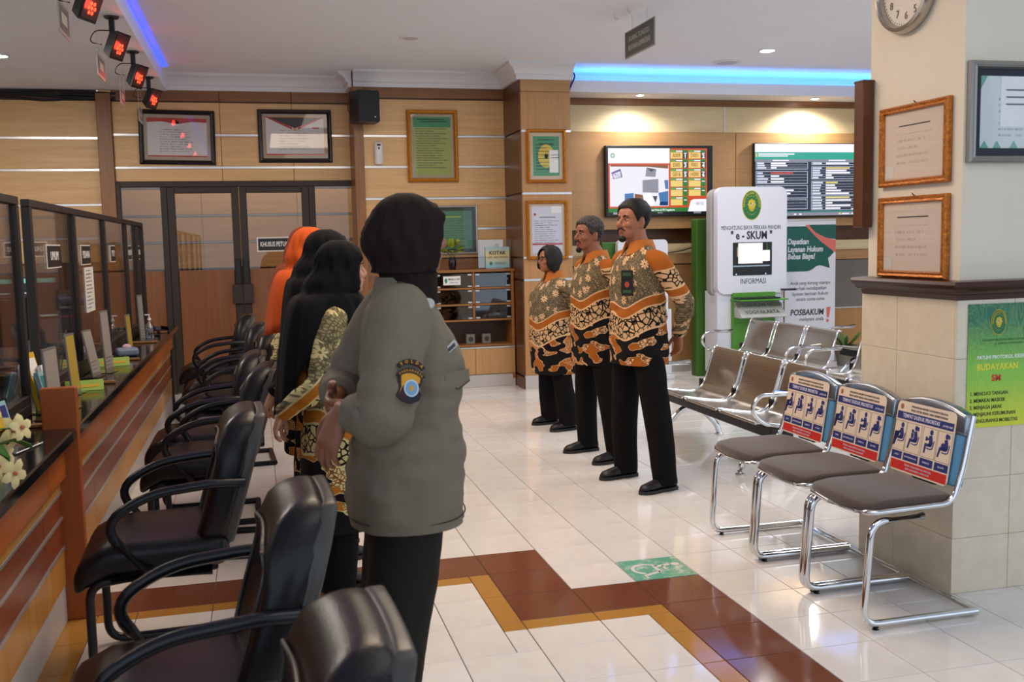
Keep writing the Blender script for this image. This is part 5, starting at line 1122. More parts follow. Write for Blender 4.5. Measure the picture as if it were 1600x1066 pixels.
def extras():
    for pts, lab in (([(4.12, 10.245, 1.53), (4.4, 10.24, 1.46), (4.75, 10.24, 1.50), (4.95, 10.25, 1.60)], 'thin black cable looping below the queue television'), ([(4.3, 10.30, 1.33), (4.6, 10.29, 1.36), (4.9, 10.29, 1.44)], 'thin black cable lying along the pale rail behind the young man')):
        o = MB().tube(smoothpath(pts, 6), .006, 8).obj('wall_cable', BLACK, None, smooth=60); tag(o, lab, 'cable')
    o = MB().tube(smoothpath([(3.14, 9.77, 3.23), (3.20, 9.765, 3.16), (3.16, 9.765, 3.06), (3.13, 9.77, 2.98)], 6), .008, 8).obj('wall_cable', plain('purple_cable', '#2a1f6a', .5), None, smooth=60); tag(o, 'dark blue cable hanging at the left end of the blue lit trough', 'cable')
    p = thing('potted_plant', 'small green potted plant on the floor behind the benches, right of the banner', 'plant', (6.52, 10.05, 0)); R = random.Random(9); g = plain('plant_green', '#4c6a34', .5, 0, .2, 20)
    MB().lathe([(.09, 0), (.12, .22), (.125, .24), (.105, .24), (.10, .20), (.001, .20)], (0, 0, 0), 20).obj('pot', plain('pot_grey', '#77726a', .6), p, smooth=50)
    for k in range(16):
        a = k*2.4; e = R.uniform(.5, 1.3); L = R.uniform(.22, .38); c = Vector((.02*math.cos(a), .02*math.sin(a), .20)); d = Vector((math.cos(a)*math.cos(e), math.sin(a)*math.cos(e), math.sin(e))); s = Vector((-math.sin(a), math.cos(a), 0))
        MB().loft([[c+d*L*f+Vector((0, 0, -.25*L*f*f))+s*w*q+Vector((0, 0, dz)) for q, dz in ((-1, 0), (0, .004), (1, 0), (0, -.004))] for f, w in ((0, .008), (.35, .020), (.7, .022), (1, .003))]).obj('leaf', g, p, smooth=60)
extras()
# ---------------------------------------------------------------- people
def remesh(mb, name, mat, parent, voxel=.007, smooth=3, fn=None, keep=None):
    me0 = mb.mesh('tmp'); o = bpy.data.objects.new('tmp', me0); COL.objects.link(o)
    m = o.modifiers.new('r', 'REMESH'); m.mode = 'VOXEL'; m.voxel_size = voxel; m.use_smooth_shade = True
    if smooth:
        s = o.modifiers.new('s', 'SMOOTH'); s.factor = .5; s.iterations = smooth
    dg = bpy.context.evaluated_depsgraph_get(); me = bpy.data.meshes.new_from_object(o.evaluated_get(dg)); bpy.data.objects.remove(o); bpy.data.meshes.remove(me0)
    if fn:
        n = len(me.vertices); co = np.empty(n*3); me.vertices.foreach_get('co', co); co = co.reshape(-1, 3); co = fn(co); me.vertices.foreach_set('co', co.ravel()); me.update()
    me.materials.clear(); me.materials.append(mat); me.polygons.foreach_set('use_smooth', [True]*len(me.polygons)); me.name = name
    r = bpy.data.objects.new(name, me); COL.objects.link(r); r.parent = parent; return r
def sring(c, ax, ay, n=36, e=2.3, z=None):
    out = []
    for k in range(n):
        a = 2*PI*k/n; ca, sa = math.cos(a), math.sin(a)
        out.append(Vector((c[0]+ax*math.copysign(abs(ca)**(2/e), ca), c[1]+ay*math.copysign(abs(sa)**(2/e), sa), c[2])))
    return out
def interp_rows(rows, per=5):
    """Catmull-Rom through rows of numbers"""
    A = [np.array(r, float) for r in rows]; out = []
    for i in range(len(A)-1):
        p0, p1, p2, p3 = A[max(i-1, 0)], A[i], A[i+1], A[min(i+2, len(A)-1)]
        for k in range(per):
            t = k/per; out.append(.5*((2*p1)+(p2-p0)*t+(2*p0-5*p1+4*p2-p3)*t*t+(3*p1-p0-3*p2+p3)*t**3))
    out.append(A[-1]); return out
def limb(mb, pts, rad, per=5, n=16, ball=True):
    rows = interp_rows([(*p, r) for p, r in zip(pts, rad)], per)
    mb.tube([r[:3] for r in rows], [max(.004, r[3]) for r in rows], n)
    if ball:
        for p, r in ((pts[0], rad[0]), (pts[-1], rad[-1])): mb.ell(p, r*.98, r*.98, r*.98, 14, 10)
HEAD = [(.00, .062, .012, .020), (.05, .084, -.012, .040), (.13, .089, -.038, .053), (.22, .088, -.052, .060), (.32, .086, -.068, .066), (.43, .083, -.083, .071), (.52, .080, -.094, .073), (.61, .087, -.100, .075), (.74, .082, -.103, .077), (.86, .062, -.090, .068), (.95, .030, -.062, .046), (1.0, -.006, -.026, .012)]
def head_row(t):
    for i in range(len(HEAD)-1):
        if t <= HEAD[i+1][0] or i == len(HEAD)-2:
            a, b = HEAD[i], HEAD[i+1]; k = min(1, max(0, (t-a[0])/(b[0]-a[0]))); k2 = k*k*(3-2*k) if 0 < i < len(HEAD)-2 else k
            return [a[j]+(b[j]-a[j])*k for j in range(1, 4)]
def head_pt(th, t, off=0.0, hh=.225):
    xf, xb, w = head_row(max(0, min(1, t))); c = (xf+xb)/2; rx = (xf-xb)/2; sc = hh/.225
    e = 2.25; ca, sa = math.cos(th), math.sin(th)
    x = c+(rx+off)*math.copysign(abs(ca)**(2/e), ca); y = (w+off)*math.copysign(abs(sa)**(2/e), sa)
    zz = t*.225
    if t > .8: zz += off*min(1, (t-.8)/.2)
    if t < 0: pass
    return Vector((x, y, zz))*sc
def scarf_pt(th, t, off, hh, full=0):
    p = head_pt(th, t, off, hh); sc = hh/.225
    if t < .5:
        k = (.5-t)/.5; xf, xb, w = head_row(t); xb2 = xb*(1-k)+(-.088-.03*full)*k; xb2 = min(xb, xb2); xf2 = xf*(1-.12*k); w2 = max(w, .058+.020*full); c = (xf2+xb2)/2; rx = (xf2-xb2)/2; e = 2.2; ca, sa = math.cos(th), math.sin(th)
        p = Vector((c+(rx+off)*math.copysign(abs(ca)**(2/e), ca), (w2+off)*math.copysign(abs(sa)**(2/e), sa), t*.225))*sc
    return p
SKIN = {}
def skin(name, c):
    if name not in SKIN:
        t = NT(name); n = t.noise(t.coord(), 60, 3); b = rgb(c); t.set(color=t.mix(n, tuple(q*.90 for q in b[:3])+(1,), tuple(min(1, q*1.08) for q in b[:3])+(1,)), rough=.48, sss=.0); SKIN[name] = t.m
    return SKIN[name]
def hand(mb, W, D, N, side, s=1.0, curl=(.35, .45, .4), thumb=.8):
    """wrist W, pointing along D, palm towards N; thumb on the side*(D x N) edge"""
    D = Vector(D).normalized(); N = Vector(N); N = (N-D*N.dot(D)).normalized(); S = D.cross(N)*side; W = Vector(W)
    def sec(c, a, b): return [c+S*a*math.copysign(abs(math.cos(q))**.8, math.cos(q))+N*b*math.sin(q) for q in [2*PI*k/16 for k in range(16)]]
    mb.loft([sec(W-D*.02*s, .027*s, .021*s), sec(W+D*.015*s, .030*s, .020*s), sec(W+D*.05*s, .040*s, .017*s), sec(W+D*.085*s, .042*s, .0145*s), sec(W+D*.098*s, .038*s, .011*s)])
    for k, (o, L) in enumerate(((.031, .074), (.0105, .083), (-.0105, .077), (-.031, .060))):
        p = W+D*(.088-.004*abs(k-1))*s+S*o*s; d = D+S*(o*2.2); d.normalize(); pts = [p-d*.02*s, p]; a = 0
        for j, f in enumerate((.45, .30, .25)):
            a += curl[j]*(1+.12*k); q = d*math.cos(a)+N*math.sin(a); p = p+q*L*f*s; pts.append(p)
        limb(mb, pts, [.0092*s, .0095*s, .0088*s, .0078*s, .0062*s], 3, 10)
    p = W+D*.022*s+S*.026*s; d = (D*.62+S*thumb*.75+N*.25).normalized(); q = (D*.85+S*thumb*.35+N*.30).normalized()
    limb(mb, [p-d*.012*s, p+d*.022*s, p+d*.048*s, p+d*.048*s+q*.03*s, p+d*.048*s+q*.052*s], [.014*s, .0145*s, .0118*s, .0108*s, .0075*s], 3, 10)
def wrinkle(amp, sx=9, sz=6, seed=0, y0=0, zf=1.0, fold_k=1.3):
    def f(co):
        out = co.copy()
        for i, p in enumerate(co):
            q = Vector((p[0]*sx+seed, p[1]*sx, p[2]*sz)); d = noise.noise(q)*amp+noise.noise(q*2.7)*amp*.45+noise.noise(Vector((p[0]*6+p[2]*7+seed, p[1]*6-p[2]*5, p[2]*24)))*amp*fold_k*math.exp(-((p[2]-zf)/.22)**2)
            r = math.hypot(p[0], p[1]) or 1; out[i, 0] += p[0]/r*d; out[i, 1] += p[1]/r*d
        return out
    return f
def batik(name, hem, kind, tone=0):
    t = NT(name); x, y, z = t.sep(t.coord()); M = t.ma
    u = M('MULTIPLY', M('ARCTAN2', y, M('ADD', x, .0)), .185) if kind in ('torso', 'dark') else M('ADD', x, M('MULTIPLY', y, .5)); V = t.comb(u, 0, z)
    GREY = ('#857457', '#352c22') if tone == 0 else ('#97895f', '#22211c')
    CREAM = '#d7ae84' if tone == 0 else '#d0bd86'; ORG = '#a0581b' if tone == 0 else '#b06a1c'
    vein = t.vor(V, 62, 'DISTANCE_TO_EDGE').outputs[0]; n1 = t.noise(V, 16, 3)
    fl = t.mix(t.mapr(M('ADD', vein, M('MULTIPLY', n1, .25)), .08, .36), GREY[1], GREY[0])
    f1 = t.vor(V, 11.5, 'F1', rnd=.8); rel = t.node('ShaderNodeVectorMath', operation='SUBTRACT'); t.put(rel.inputs[0], V); t.put(rel.inputs[1], f1.outputs['Position'])
    rx, ry, rz = t.sep(rel.outputs[0]); ang = M('ARCTAN2', rz, rx); rad = M('SQRT', M('ADD', M('MULTIPLY', rx, rx), M('MULTIPLY', rz, rz)))
    pet = M('LESS_THAN', rad, M('ADD', .008, M('MULTIPLY', .021, M('ABSOLUTE', M('COSINE', M('MULTIPLY', ang, 4.0))))))
    pr, pg, pb = t.sep(f1.outputs['Color']) if False else (None, None, None)
    sc = t.node('ShaderNodeSeparateColor'); t.put(sc.inputs[0], f1.outputs['Color']); pet = M('MULTIPLY', pet, M('GREATER_THAN', sc.outputs[0], .33))
    core = M('GREATER_THAN', rad, .006); fl = t.mix(M('MULTIPLY', pet, core), fl, CREAM)
    ce = t.vor(V, 30, 'DISTANCE_TO_EDGE').outputs[0]; crack = t.mix(M('LESS_THAN', ce, .085), t.mix(n1, CREAM, '#b99468' if tone == 0 else '#b9a76c'), '#15110e')
    bn = t.noise(t.mapping(V, (1, 1, 1.9)), 8.5, 1.2, .4, .3); b2 = t.vor(V, 8).outputs['Color']; sb = t.node('ShaderNodeSeparateColor'); t.put(sb.inputs[0], b2)
    dots = M('LESS_THAN', t.vor(V, 85, 'F1', rnd=.3).outputs[0], .34); lace = t.mix(dots, ORG, CREAM); blob = t.mix(M('GREATER_THAN', sb.outputs[0], .5), lace, t.mix(M('LESS_THAN', t.vor(V, 60, 'DISTANCE_TO_EDGE').outputs[0], .1), CREAM, '#7d4a22'))
    blob = t.mix(M('GREATER_THAN', sb.outputs[1], .62), blob, ORG)
    dark = t.mix(M('GREATER_THAN', bn, .525), '#100d0b', CREAM); dark = t.mix(M('GREATER_THAN', bn, .540), dark, blob)
    wav = M('MULTIPLY', .016, M('SINE', M('MULTIPLY', u, 21)))
    if kind == 'torso':
        w = M('ADD', M('ADD', z, M('MULTIPLY', x, .42)), wav); a, b, c = hem+.20, hem+.335, hem+.385
        col = t.mix(M('GREATER_THAN', w, a), dark, crack); 
        for lo, hi, cc in ((a-.006, a+.006, CREAM), (b-.010, c+.010, CREAM), (b, c, ORG)): col = t.mix(M('MULTIPLY', M('GREATER_THAN', w, lo), M('LESS_THAN', w, hi)), col, cc)
        col = t.mix(M('GREATER_THAN', w, c+.008), col, fl)
    elif kind == 'sleeve':
        w = M('ADD', M('ADD', z, M('MULTIPLY', x, .30)), M('MULTIPLY', wav, .5)); s0 = hem+.46
        col = t.mix(M('GREATER_THAN', w, s0-.09), fl, ORG)
        for lo, hi, cc in ((s0-.10, s0-.088, CREAM), (s0-.045, s0-.033, CREAM)): col = t.mix(M('MULTIPLY', M('GREATER_THAN', w, lo), M('LESS_THAN', w, hi)), col, cc)
        col = t.mix(M('MULTIPLY', M('GREATER_THAN', w, s0-.034), M('LESS_THAN', w, s0+.075)), col, crack); col = t.mix(M('MULTIPLY', M('GREATER_THAN', w, s0+.075), M('LESS_THAN', w, s0+.083)), col, CREAM)
        col = t.mix(M('GREATER_THAN', w, s0+.083), col, ORG)
        col = t.mix(M('LESS_THAN', w, hem+.11), col, crack)
    elif kind == 'blouse_sleeve':
        w = M('ADD', M('ADD', z, M('MULTIPLY', x, .30)), M('MULTIPLY', wav, .5)); s0 = hem+.36; col = fl
        for lo, hi, cc in ((s0-.01, s0+.05, CREAM), (s0, s0+.04, ORG)): col = t.mix(M('MULTIPLY', M('GREATER_THAN', w, lo), M('LESS_THAN', w, hi)), col, cc)
        col = t.mix(M('MULTIPLY', M('GREATER_THAN', w, s0-.10), M('LESS_THAN', w, s0-.01)), col, crack)
    elif kind == 'floral_sleeve':
        w = M('ADD', M('ADD', z, M('MULTIPLY', x, -1.1)), M('MULTIPLY', wav, .8)); s0 = hem+.64
        col = fl; lo2 = t.mix(M('GREATER_THAN', w, s0-.11), dark, crack)
        col = t.mix(M('GREATER_THAN', w, s0), lo2, col)
        for lo, hi, cc in ((s0-.012, s0+.056, CREAM), (s0-.002, s0+.046, ORG)): col = t.mix(M('MULTIPLY', M('GREATER_THAN', w, lo), M('LESS_THAN', w, hi)), col, cc)
    else:
        col = dark
    t.set(color=col, rough=.85, spec=.2); return t.m
TROU = NT('black_trouser_cloth'); _n = TROU.noise(TROU.coord(), 300, 2); TROU.set(color=TROU.mix(_n, '#0d0c0d', '#141312'), rough=.9, spec=.12); TROU = TROU.m
SHOE = plain('black_shoe', '#131214', .4, 0, .15, 60); SOLE = plain('shoe_sole', '#26262a', .6)
HAIRM = NT('black_hair'); _n = HAIRM.noise(HAIRM.mapping(HAIRM.coord(), (60, 60, 9)), 3, 3); HAIRM.set(color=HAIRM.mix(_n, '#080606', '#1a1310'), rough=.6, spec=.3); HAIRM.bump(_n, .4, .003); HAIRM = HAIRM.m
GHAIR = NT('greying_hair'); _n = GHAIR.noise(GHAIR.mapping(GHAIR.coord(), (50, 50, 12)), 4, 3); _x, _y, _z = GHAIR.sep(GHAIR.coord()); GHAIR.set(color=GHAIR.mix(GHAIR.mapr(_n, .45, .72), '#171311', '#65605c'), rough=.65, spec=.3); GHAIR.bump(_n, .4, .003); GHAIR = GHAIR.m
EYEW = plain('eye_white', '#cfc6bd', .3); IRIS = plain('eye_brown', '#1c110c', .2); LIPM = plain('lip_brown', '#8a4a3e', .5); LIPF = plain('lip_rose', '#a05a55', .45)
ORC = plain('orange_collar', '#b5651f', .75, 0, .08, 60, .1)

def build_person(P):
    H = P['H']; s = H/1.70; sk = P['skin']; R3 = P['loc']
    nm = {'person': 1}
    lab = P['label']
    g = P.get('girth', 1.0); sw = P.get('sw', .185)*s; fem = P.get('fem', False); hem = P['hem']; bust = P.get('bust', 0)
    hh = .132*H if fem else .130*H; zc = H-hh-P.get('topoff', .0)     # chin height
    fx, fy = P.get('foot', (.0, .17)); hx = P.get('headx', .015)
    arms = P['arms']; turn = P.get('turn', 0)
    HM = Matrix.Translation((hx, 0, zc)) @ Matrix.Rotation(math.radians(turn), 4, 'Z') @ Matrix.Rotation(math.radians(P.get('nod', 0)), 4, 'Y')
    sc = hh/.225
    # ---- body: head, neck, trunk, arms with hands and legs as one surface
    mb = MB(); n = 36
    mb.loft([[HM @ head_pt(2*PI*k/n, t, 0, hh) for k in range(n)] for t in [0, .02, .05, .09, .13, .18, .22, .27, .32, .38, .43, .48, .52, .56, .61, .67, .74, .80, .86, .91, .95, .98, 1.0]])
    def hp(x, y, z): return HM @ (Vector((x, y, z))*sc)
    limb(mb, [hp(.083, 0, .128), hp(.096, 0, .108), hp(.106, 0, .087), hp(.096, 0, .078)], [.007*sc, .009*sc, .0115*sc, .008*sc], 4, 10)          # nose
    for q in (-1, 1):
        mb.ell(hp(.094, q*.0105, .080), .010*sc, .008*sc, .008*sc, 10, 8)
        mb.ell(hp(.080, q*.030, .139), .012*sc, .022*sc, .007*sc, 10, 8)                     # brow ridge
        mb.ell(hp(.066, q*.042, .088), .024*sc, .022*sc, .024*sc, 12, 8)                   # cheek
        M = HM @ Matrix.Translation(Vector((-.012, q*.074, .100))*sc) @ Matrix.Rotation(q*math.radians(-18), 4, 'Z')
        mb.ell((0, 0, 0), .019*sc, .008*sc, .031*sc, 14, 10, M); mb.ell((.004*sc, 0, -.022*sc), .011*sc, .008*sc, .013*sc, 10, 8, M)
    mb.ell(hp(.090, 0, .056), .010*sc, .022*sc, .0075*sc, 12, 8); mb.ell(hp(.088, 0, .043), .010*sc, .020*sc, .008*sc, 12, 8); mb.ell(hp(.076, 0, .015), .016*sc, .022*sc, .014*sc, 12, 8)
    zs = P.get('zsh', .815)*H
    nk = .056*s*(.92 if fem else 1.14)
    limb(mb, [(hx-.018, 0, zc+.075*sc), (hx-.020, 0, zc+.02), (-.012, 0, zs+.045), (-.012, 0, zs-.03)], [nk, nk, nk*1.05, nk*1.25], 4, 18)
    mb.loft([sring((0, 0, z), ax*g*.86, ay*.86) for z, ax, ay in ((.47*H, .10, .15), (.53*H, .13, .165), (.61*H, .115, .145), (.70*H, .12, .15), (.77*H, .115, .16), (.82*H, .07, .12), (.85*H, .04, .06))])
    for q, A in zip((1, -1), arms):
        S_, E_, W_, D_, N_, cu = A
        limb(mb, [S_, ((Vector(S_)+Vector(E_))/2), E_, ((Vector(E_)*.5+Vector(W_)*.5)), W_], [.048*s, .043*s, .036*s, .034*s, .024*s], 4, 16)
        hand(mb, W_, D_, N_, P.get('thumbside', 1)*q, P.get('hs', .92)*s, cu)
        limb(mb, [(0, q*.085*s, .50*H), (fx*.4, q*(.085*s*.5+fy*.5), .28*H), (fx, q*fy, .07)], [.075*s, .050*s, .034*s], 5, 16)
        limb(mb, [(fx-.03, q*fy, .045), (fx+.04, q*fy, .038), (fx+.10, q*fy, .032)], [.026, .020, .012], 4, 12)
    body = remesh(mb, 'person', sk, None, P.get('voxel', .0065), 2)
    body.location = P['loc']; body.rotation_euler = (0, 0, math.radians(P['rz'])); tag(body, lab, 'person', P.get('group'))
    # ---- face
    for q in (-1, 1):
        e = MB().ell(hp(.0762, q*.031, .118), .0098*sc, .0122*sc, .0060*sc, 14, 10).obj('eye', EYEW, body, smooth=60)
        MB().ell(hp(.0832, q*.0315, .118), .0046*sc, .0060*sc, .0056*sc, 12, 8).obj('iris', IRIS, e, smooth=60)
        MB().tube([hp(.088, q*.014, .137), hp(.0925, q*.030, .1415), hp(.080, q*.048, .138)], [.0035*sc, .0045*sc, .0025*sc], 8).obj('eyebrow', HAIRM, body, smooth=60)
        MB().tube([hp(.0840, q*.018, .1215), hp(.0885, q*.031, .1255), hp(.0780, q*.045, .1205)], [.002*sc, .003*sc, .002*sc], 8).obj('upper_lid', sk, e, smooth=60)
    lm = LIPF if fem else LIPM
    MB().ell(hp(.0935, 0, .0555), .0085*sc, .019*sc, .0048*sc, 14, 8).obj('upper_lip', lm, body, smooth=60); MB().ell(hp(.0925, 0, .0455), .0088*sc, .017*sc, .0056*sc, 14, 8).obj('lower_lip', lm, body, smooth=60)
    if P.get('beard'):
        MB().tube([hp(.088, -.030, .052), hp(.0985, -.014, .0655), hp(.100, 0, .067), hp(.0985, .014, .0655), hp(.088, .030, .052)], [.003*sc, .005*sc, .004*sc, .005*sc, .003*sc], 8).obj('moustache', HAIRM, body, smooth=60)
        MB().ell(hp(.083, 0, .004), .021*sc, .026*sc, .021*sc*P['beard'], 16, 10).obj('goatee', HAIRM, body, smooth=60)
    # ---- hair or head scarf
    hair = P.get('hair')
    def shell(rows, name, mat, th=.006, closed=False):
        m = MB(); m.loft(rows, cap=False, closed=closed); o = m.obj(name, mat, body, smooth=70)
        k = o.modifiers.new('thickness', 'SOLIDIFY'); k.thickness = th; k.offset = 1; return o
    if hair in ('short', 'grey'):
        rows = []; N = 48
        def line(th):      # lowest hair row at each angle
            a = abs(math.degrees(math.atan2(math.sin(th), math.cos(th))))
            pts = [(0, .835), (30, .83), (48, .78), (57, .70), (64, .62), (70, .47), (79, .46), (83, .60), (104, .60), (110, .42), (122, .24), (150, .12), (180, .09)]
            for i in range(len(pts)-1):
                if a <= pts[i+1][0]: k = (a-pts[i][0])/(pts[i+1][0]-pts[i][0]); return pts[i][1]+(pts[i+1][1]-pts[i][1])*k
            return .1
        for j in range(15):
            v = j/14
            rows.append([HM @ head_pt(2*PI*k/N, line(2*PI*k/N)*(1-v)+1.0*v, (.003+.009*min(1, v*3)+.006*max(0, v-.5)+.001*math.sin(7*k+3*j)), hh) for k in range(N)])
        shell(rows, 'hair', GHAIR if hair == 'grey' else HAIRM, .006*1, True)
    if hair == 'bob':
        rows = []; N = 48
        for j in range(17):
            v = j/16; r = []
            for k in range(N):
                th = 2*PI*k/N; a = abs(math.degrees(math.atan2(math.sin(th), math.cos(th))))
                lo = .88 if a < 22 else .88-.38*(a-22)/28 if a < 50 else .50-.36*(a-50)/16 if a < 66 else .14-.24*min(1, (a-66)/44)
                t = lo*(1-v)+1.0*v; off = .010+.026*math.exp(-((t-.32)/.34)**2)*(1 if a > 60 else .3)+.004*math.sin(9*th)
                p = head_pt(th, max(t, .26) if a > 55 else t, off, hh)
                if a > 55 and t < .26: p = p*1.0; p.z = t*hh; kk = (.26-t)*.10; p.x -= (0 if a < 110 else 0); p.y *= 1-kk
                r.append(HM @ p)
            rows.append(r)
        shell(rows, 'hair', HAIRM, .008, True)
    if P.get('glasses'):
        g_ = plain('dark_glasses', '#1a1516', .25)
        for q in (-1, 1):
            MB().tube([hp(.100, q*.031, .118)+HM.to_3x3() @ Vector((0, .021*sc*math.cos(2*PI*k/20), .015*sc*math.sin(2*PI*k/20))) for k in range(20)], .0018*sc, 6, True).obj('glasses_rim', g_, body, smooth=60)
            MB().tube([hp(.099, q*.052, .122), hp(.06, q*.078, .122), hp(-.012, q*.082, .115)], .0018*sc, 6).obj('glasses_temple', g_, body, smooth=60)
        MB().tube([hp(.101, -.010, .122), hp(.104, 0, .125), hp(.101, .010, .122)], .0018*sc, 6).obj('glasses_bridge', g_, body, smooth=60)
    sf = P.get('scarf')
    if sf:
        rows = []; N = 60; drape = sf.get('drape')
        T = [1.0, .985, .96, .93, .89, .84, .78, .71, .63, .55, .47, .39, .31, .23, .15, .08, .02]
        fold = lambda th, t: .004*math.sin(11*th+5*t)+.0035*math.sin(23*th-9*t+1)+.003*noise.noise(Vector((3*th, 5*t, 2)))
        for t in T:
            op = sf.get('open', 60)*math.sqrt(max(0, 1-((t-.40)/.50)**2)); r = []
            for k in range(N+1):
                th = math.radians(op)+(2*PI-2*math.radians(op))*k/N; a = abs(math.degrees(math.atan2(math.sin(th), math.cos(th)))); b = sf.get('bun', .03)
                off = (.024 if drape else .017)+fold(th, t)*min(1, (1-t)*5)+sf.get('flare', 0)*max(0, (.55-t)/.55)**1.3*min(1, max(0, (a-45)/45))+b*math.exp(-((a-180)/62)**2-((t-sf.get('bunz', .42))/.27)**2)
                edge = math.exp(-((a-op)/16)**2) if op > 3 else 0
                p = scarf_pt(th, t, off, hh, 1 if drape else .5); p.x += sf.get('visor', .02)*edge*(1.35-1.0*max(0, (t-.55)/.4))*min(1, max(0, (t-.12)/.35)); 
                r.append(HM @ p)
            rows.append(r)
        if drape:
            base = rows[-1]; M0 = 12
            for j in range(1, M0+1):
                u = j/M0; r = []
                for k in range(N+1):
                    th = 2*PI*k/N; a = abs(math.degrees(math.atan2(math.sin(th), math.cos(th)))); L0 = drape['front']; L1 = drape['side']; L2 = drape['back']
                    L = L0+(L1-L0)*min(1, a/85) if a < 85 else L1+(L2-L1)*min(1, (a-85)/70)**1.2
                    ca, sa = math.cos(th), math.sin(th); e = u**(.75-.2*min(1, max(0, (a-80)/60)))
                    ex = drape['ax'] if ca > 0 else drape['bx']; ey = drape['ay']+(drape.get('by', drape['ay'])-drape['ay'])*min(1, max(0, (a-88)/30))
                    x = ex*math.copysign(abs(ca)**.9, ca); y = ey*sa
                    p = base[k].lerp(Vector((x, y, base[k].z)), e); f = (.010*math.sin(9*th+1)+.007*math.sin(17*th+2*u))*u; p.x += ca*f; p.y += sa*f; p.z = base[k].z-L*(.25*u+.75*u**2.2)-.012*u*math.sin(3*th); r.append(p)
                rows.append(r)
        else:
            for t, w, xo, dz in ((0, .066, -.012, 0), (-.12, .062, -.010, 0), (-.26, .064, -.012, 0), (-.42, .070, -.016, 0)):
                rows.append([HM @ (Vector((xo+(w+.016)*math.cos(2*PI*k/N)*(1.12), (w+.014)*math.sin(2*PI*k/N), t*.225))*sc) for k in range(N+1)])
        shell(rows, 'head_scarf', sf['mat'], .004)
        if sf.get('under'):
            MB().loft([[HM @ head_pt(math.radians(-75+150*k/24), t, .010, hh) for k in range(25)] for t in (.80, .84, .88, .92)], cap=False, closed=False).obj('under_scarf', sf['mat'], body, smooth=60)
    # ---- shirt
    rows = interp_rows(P['torso'], 9); N = 96
    tb = MB(); tb.loft([sring((cx, 0, z), ax, ay, N, e) for z, ax, ay, cx, e in rows])
    wr = wrinkle(P.get('wr', .007), 10, 9, P['H']*7, 0, .60*H, 1.5)
    sh = tb.obj('shirt', P['mats'][0], body, smooth=60)
    co = np.array([v.co for v in sh.data.vertices]); co = wr(co)
    for i, v in enumerate(sh.data.vertices): v.co = co[i]
    for q, A in zip((1, -1), arms):
        S_, E_, W_, D_, N_, cu = A; S_, E_, W_ = Vector(S_), Vector(E_), Vector(W_); rr = P.get('sleeve', (.060, .060, .055, .049, .041)); Wc = E_.lerp(W_, P.get('cuff', .95))
        inn = Vector((S_.x*.5, q*sw*.62, S_.z+.012)); pts = [inn, S_+Vector((0, 0, -.004)), S_.lerp(E_, .5)+Vector((0, q*.008, 0)), E_, E_.lerp(Wc, .5), Wc]; rad = [.046*s]+[r*s for r in rr]
        rws = interp_rows([(*p, r) for p, r in zip(pts, rad)], 7); m = MB(); m.tube([r[:3] for r in rws], [r[3]*(1+.05*math.sin(i*1.9)*(1 if i > 14 else 0)) for i, r in enumerate(rws)], 28)
        so = m.obj('sleeve', P['mats'][1], sh, smooth=60)
        ax_c = np.array([r[:3] for r in rws])
        for i, v in enumerate(so.data.vertices):
            c = Vector(ax_c[min(i//28, len(ax_c)-1)]); d = (v.co-c); L = d.length or 1; v.co += d/L*(noise.noise(v.co*16+Vector((q*3, 0, P['H'])))*.006+noise.noise(Vector((v.co.x*18, v.co.y*18, v.co.z*46)))*.0045)
    if P.get('collar'):
        zn = zs+.05*s; m = []
        for k in range(41):
            th = math.radians(16)+(2*PI-math.radians(32))*k/40; fr = max(0, math.cos(th))**3; ca, sa = math.cos(th), math.sin(th)
            def pt(r, z, fx_=0): return Vector((-.012+r*ca*1.08+fx_, r*sa, z))
            bk = .014*(1-fr); m.append([pt(.064*s, zn-.025), pt(.070*s, zn+.026+bk), pt(.076*s, zn+.028+bk), pt(.096*s, zn-.020-.035*fr, .016*fr), pt(.092*s, zn-.024-.035*fr, .014*fr), pt(.072*s, zn+.005)])
        MB().loft(m).obj('collar', P['collar'], sh, smooth=50)
    # ---- trousers and shoes
    tm = MB(); tx = P.get('legr', (.098, .088, .080, .074))
    tm.loft([sring((0, 0, z), ax*g, ay, 32) for z, ax, ay in ((.455*H, .075*s, .12*s), (.50*H, .125*s, .165*s), (.56*H, .128*s, .165*s), (.60*H, .115*s, .15*s))])
    for q in (1, -1): limb(tm, [(0, q*.085*s, .51*H), (fx*.35+.008, q*(.085*s*.55+fy*.45), .36*H), (fx*.75+.004, q*(fy*.85+.085*s*.15), .18*H), (fx-.01, q*fy, .042)], [r*s for r in tx], 6, 22, False)
    remesh(tm, 'trousers', P.get('trou', TROU), body, .011, 3, wrinkle(.008, 9, 5, 4))
    for q in (1, -1):
        ang = q*math.radians(P.get('toeout', 6)); M = Matrix.Translation((fx, q*fy, 0)) @ Matrix.Rotation(ang, 4, 'Z'); L = P.get('shoe', .265); 
        def prof(dz, gg): return [[M @ Vector((x*L/.265, y*w*gg, dz+z*hz)) for y, z in [(math.cos(2*PI*k/20)*1.0, max(0, .5+.5*math.sin(2*PI*k/20))) for k in range(20)]] for x, w, hz in ((-.085, .018, .045), (-.078, .03, .07), (-.04, .035, .085), (.02, .036, .088 if not P.get('flat') else .06), (.07, .041, .062), (.12, .044, .048), (.155, .036, .040), (.176, .018, .025), (.18, .006, .012))]
        so = MB().loft(prof(.014, .95)).obj('shoe', SHOE, body, smooth=60)
        MB().loft([[M @ Vector((x*L/.265, w*math.cos(2*PI*k/20), .0 if math.sin(2*PI*k/20) < 0 else .02)) for k in range(20)] for x, w in ((-.092, .014), (-.08, .034), (-.03, .038), (.03, .036), (.08, .044), (.13, .046), (.165, .034), (.186, .010))]).obj('sole', SOLE, so, smooth=40)
    return body, sh, HM, sc

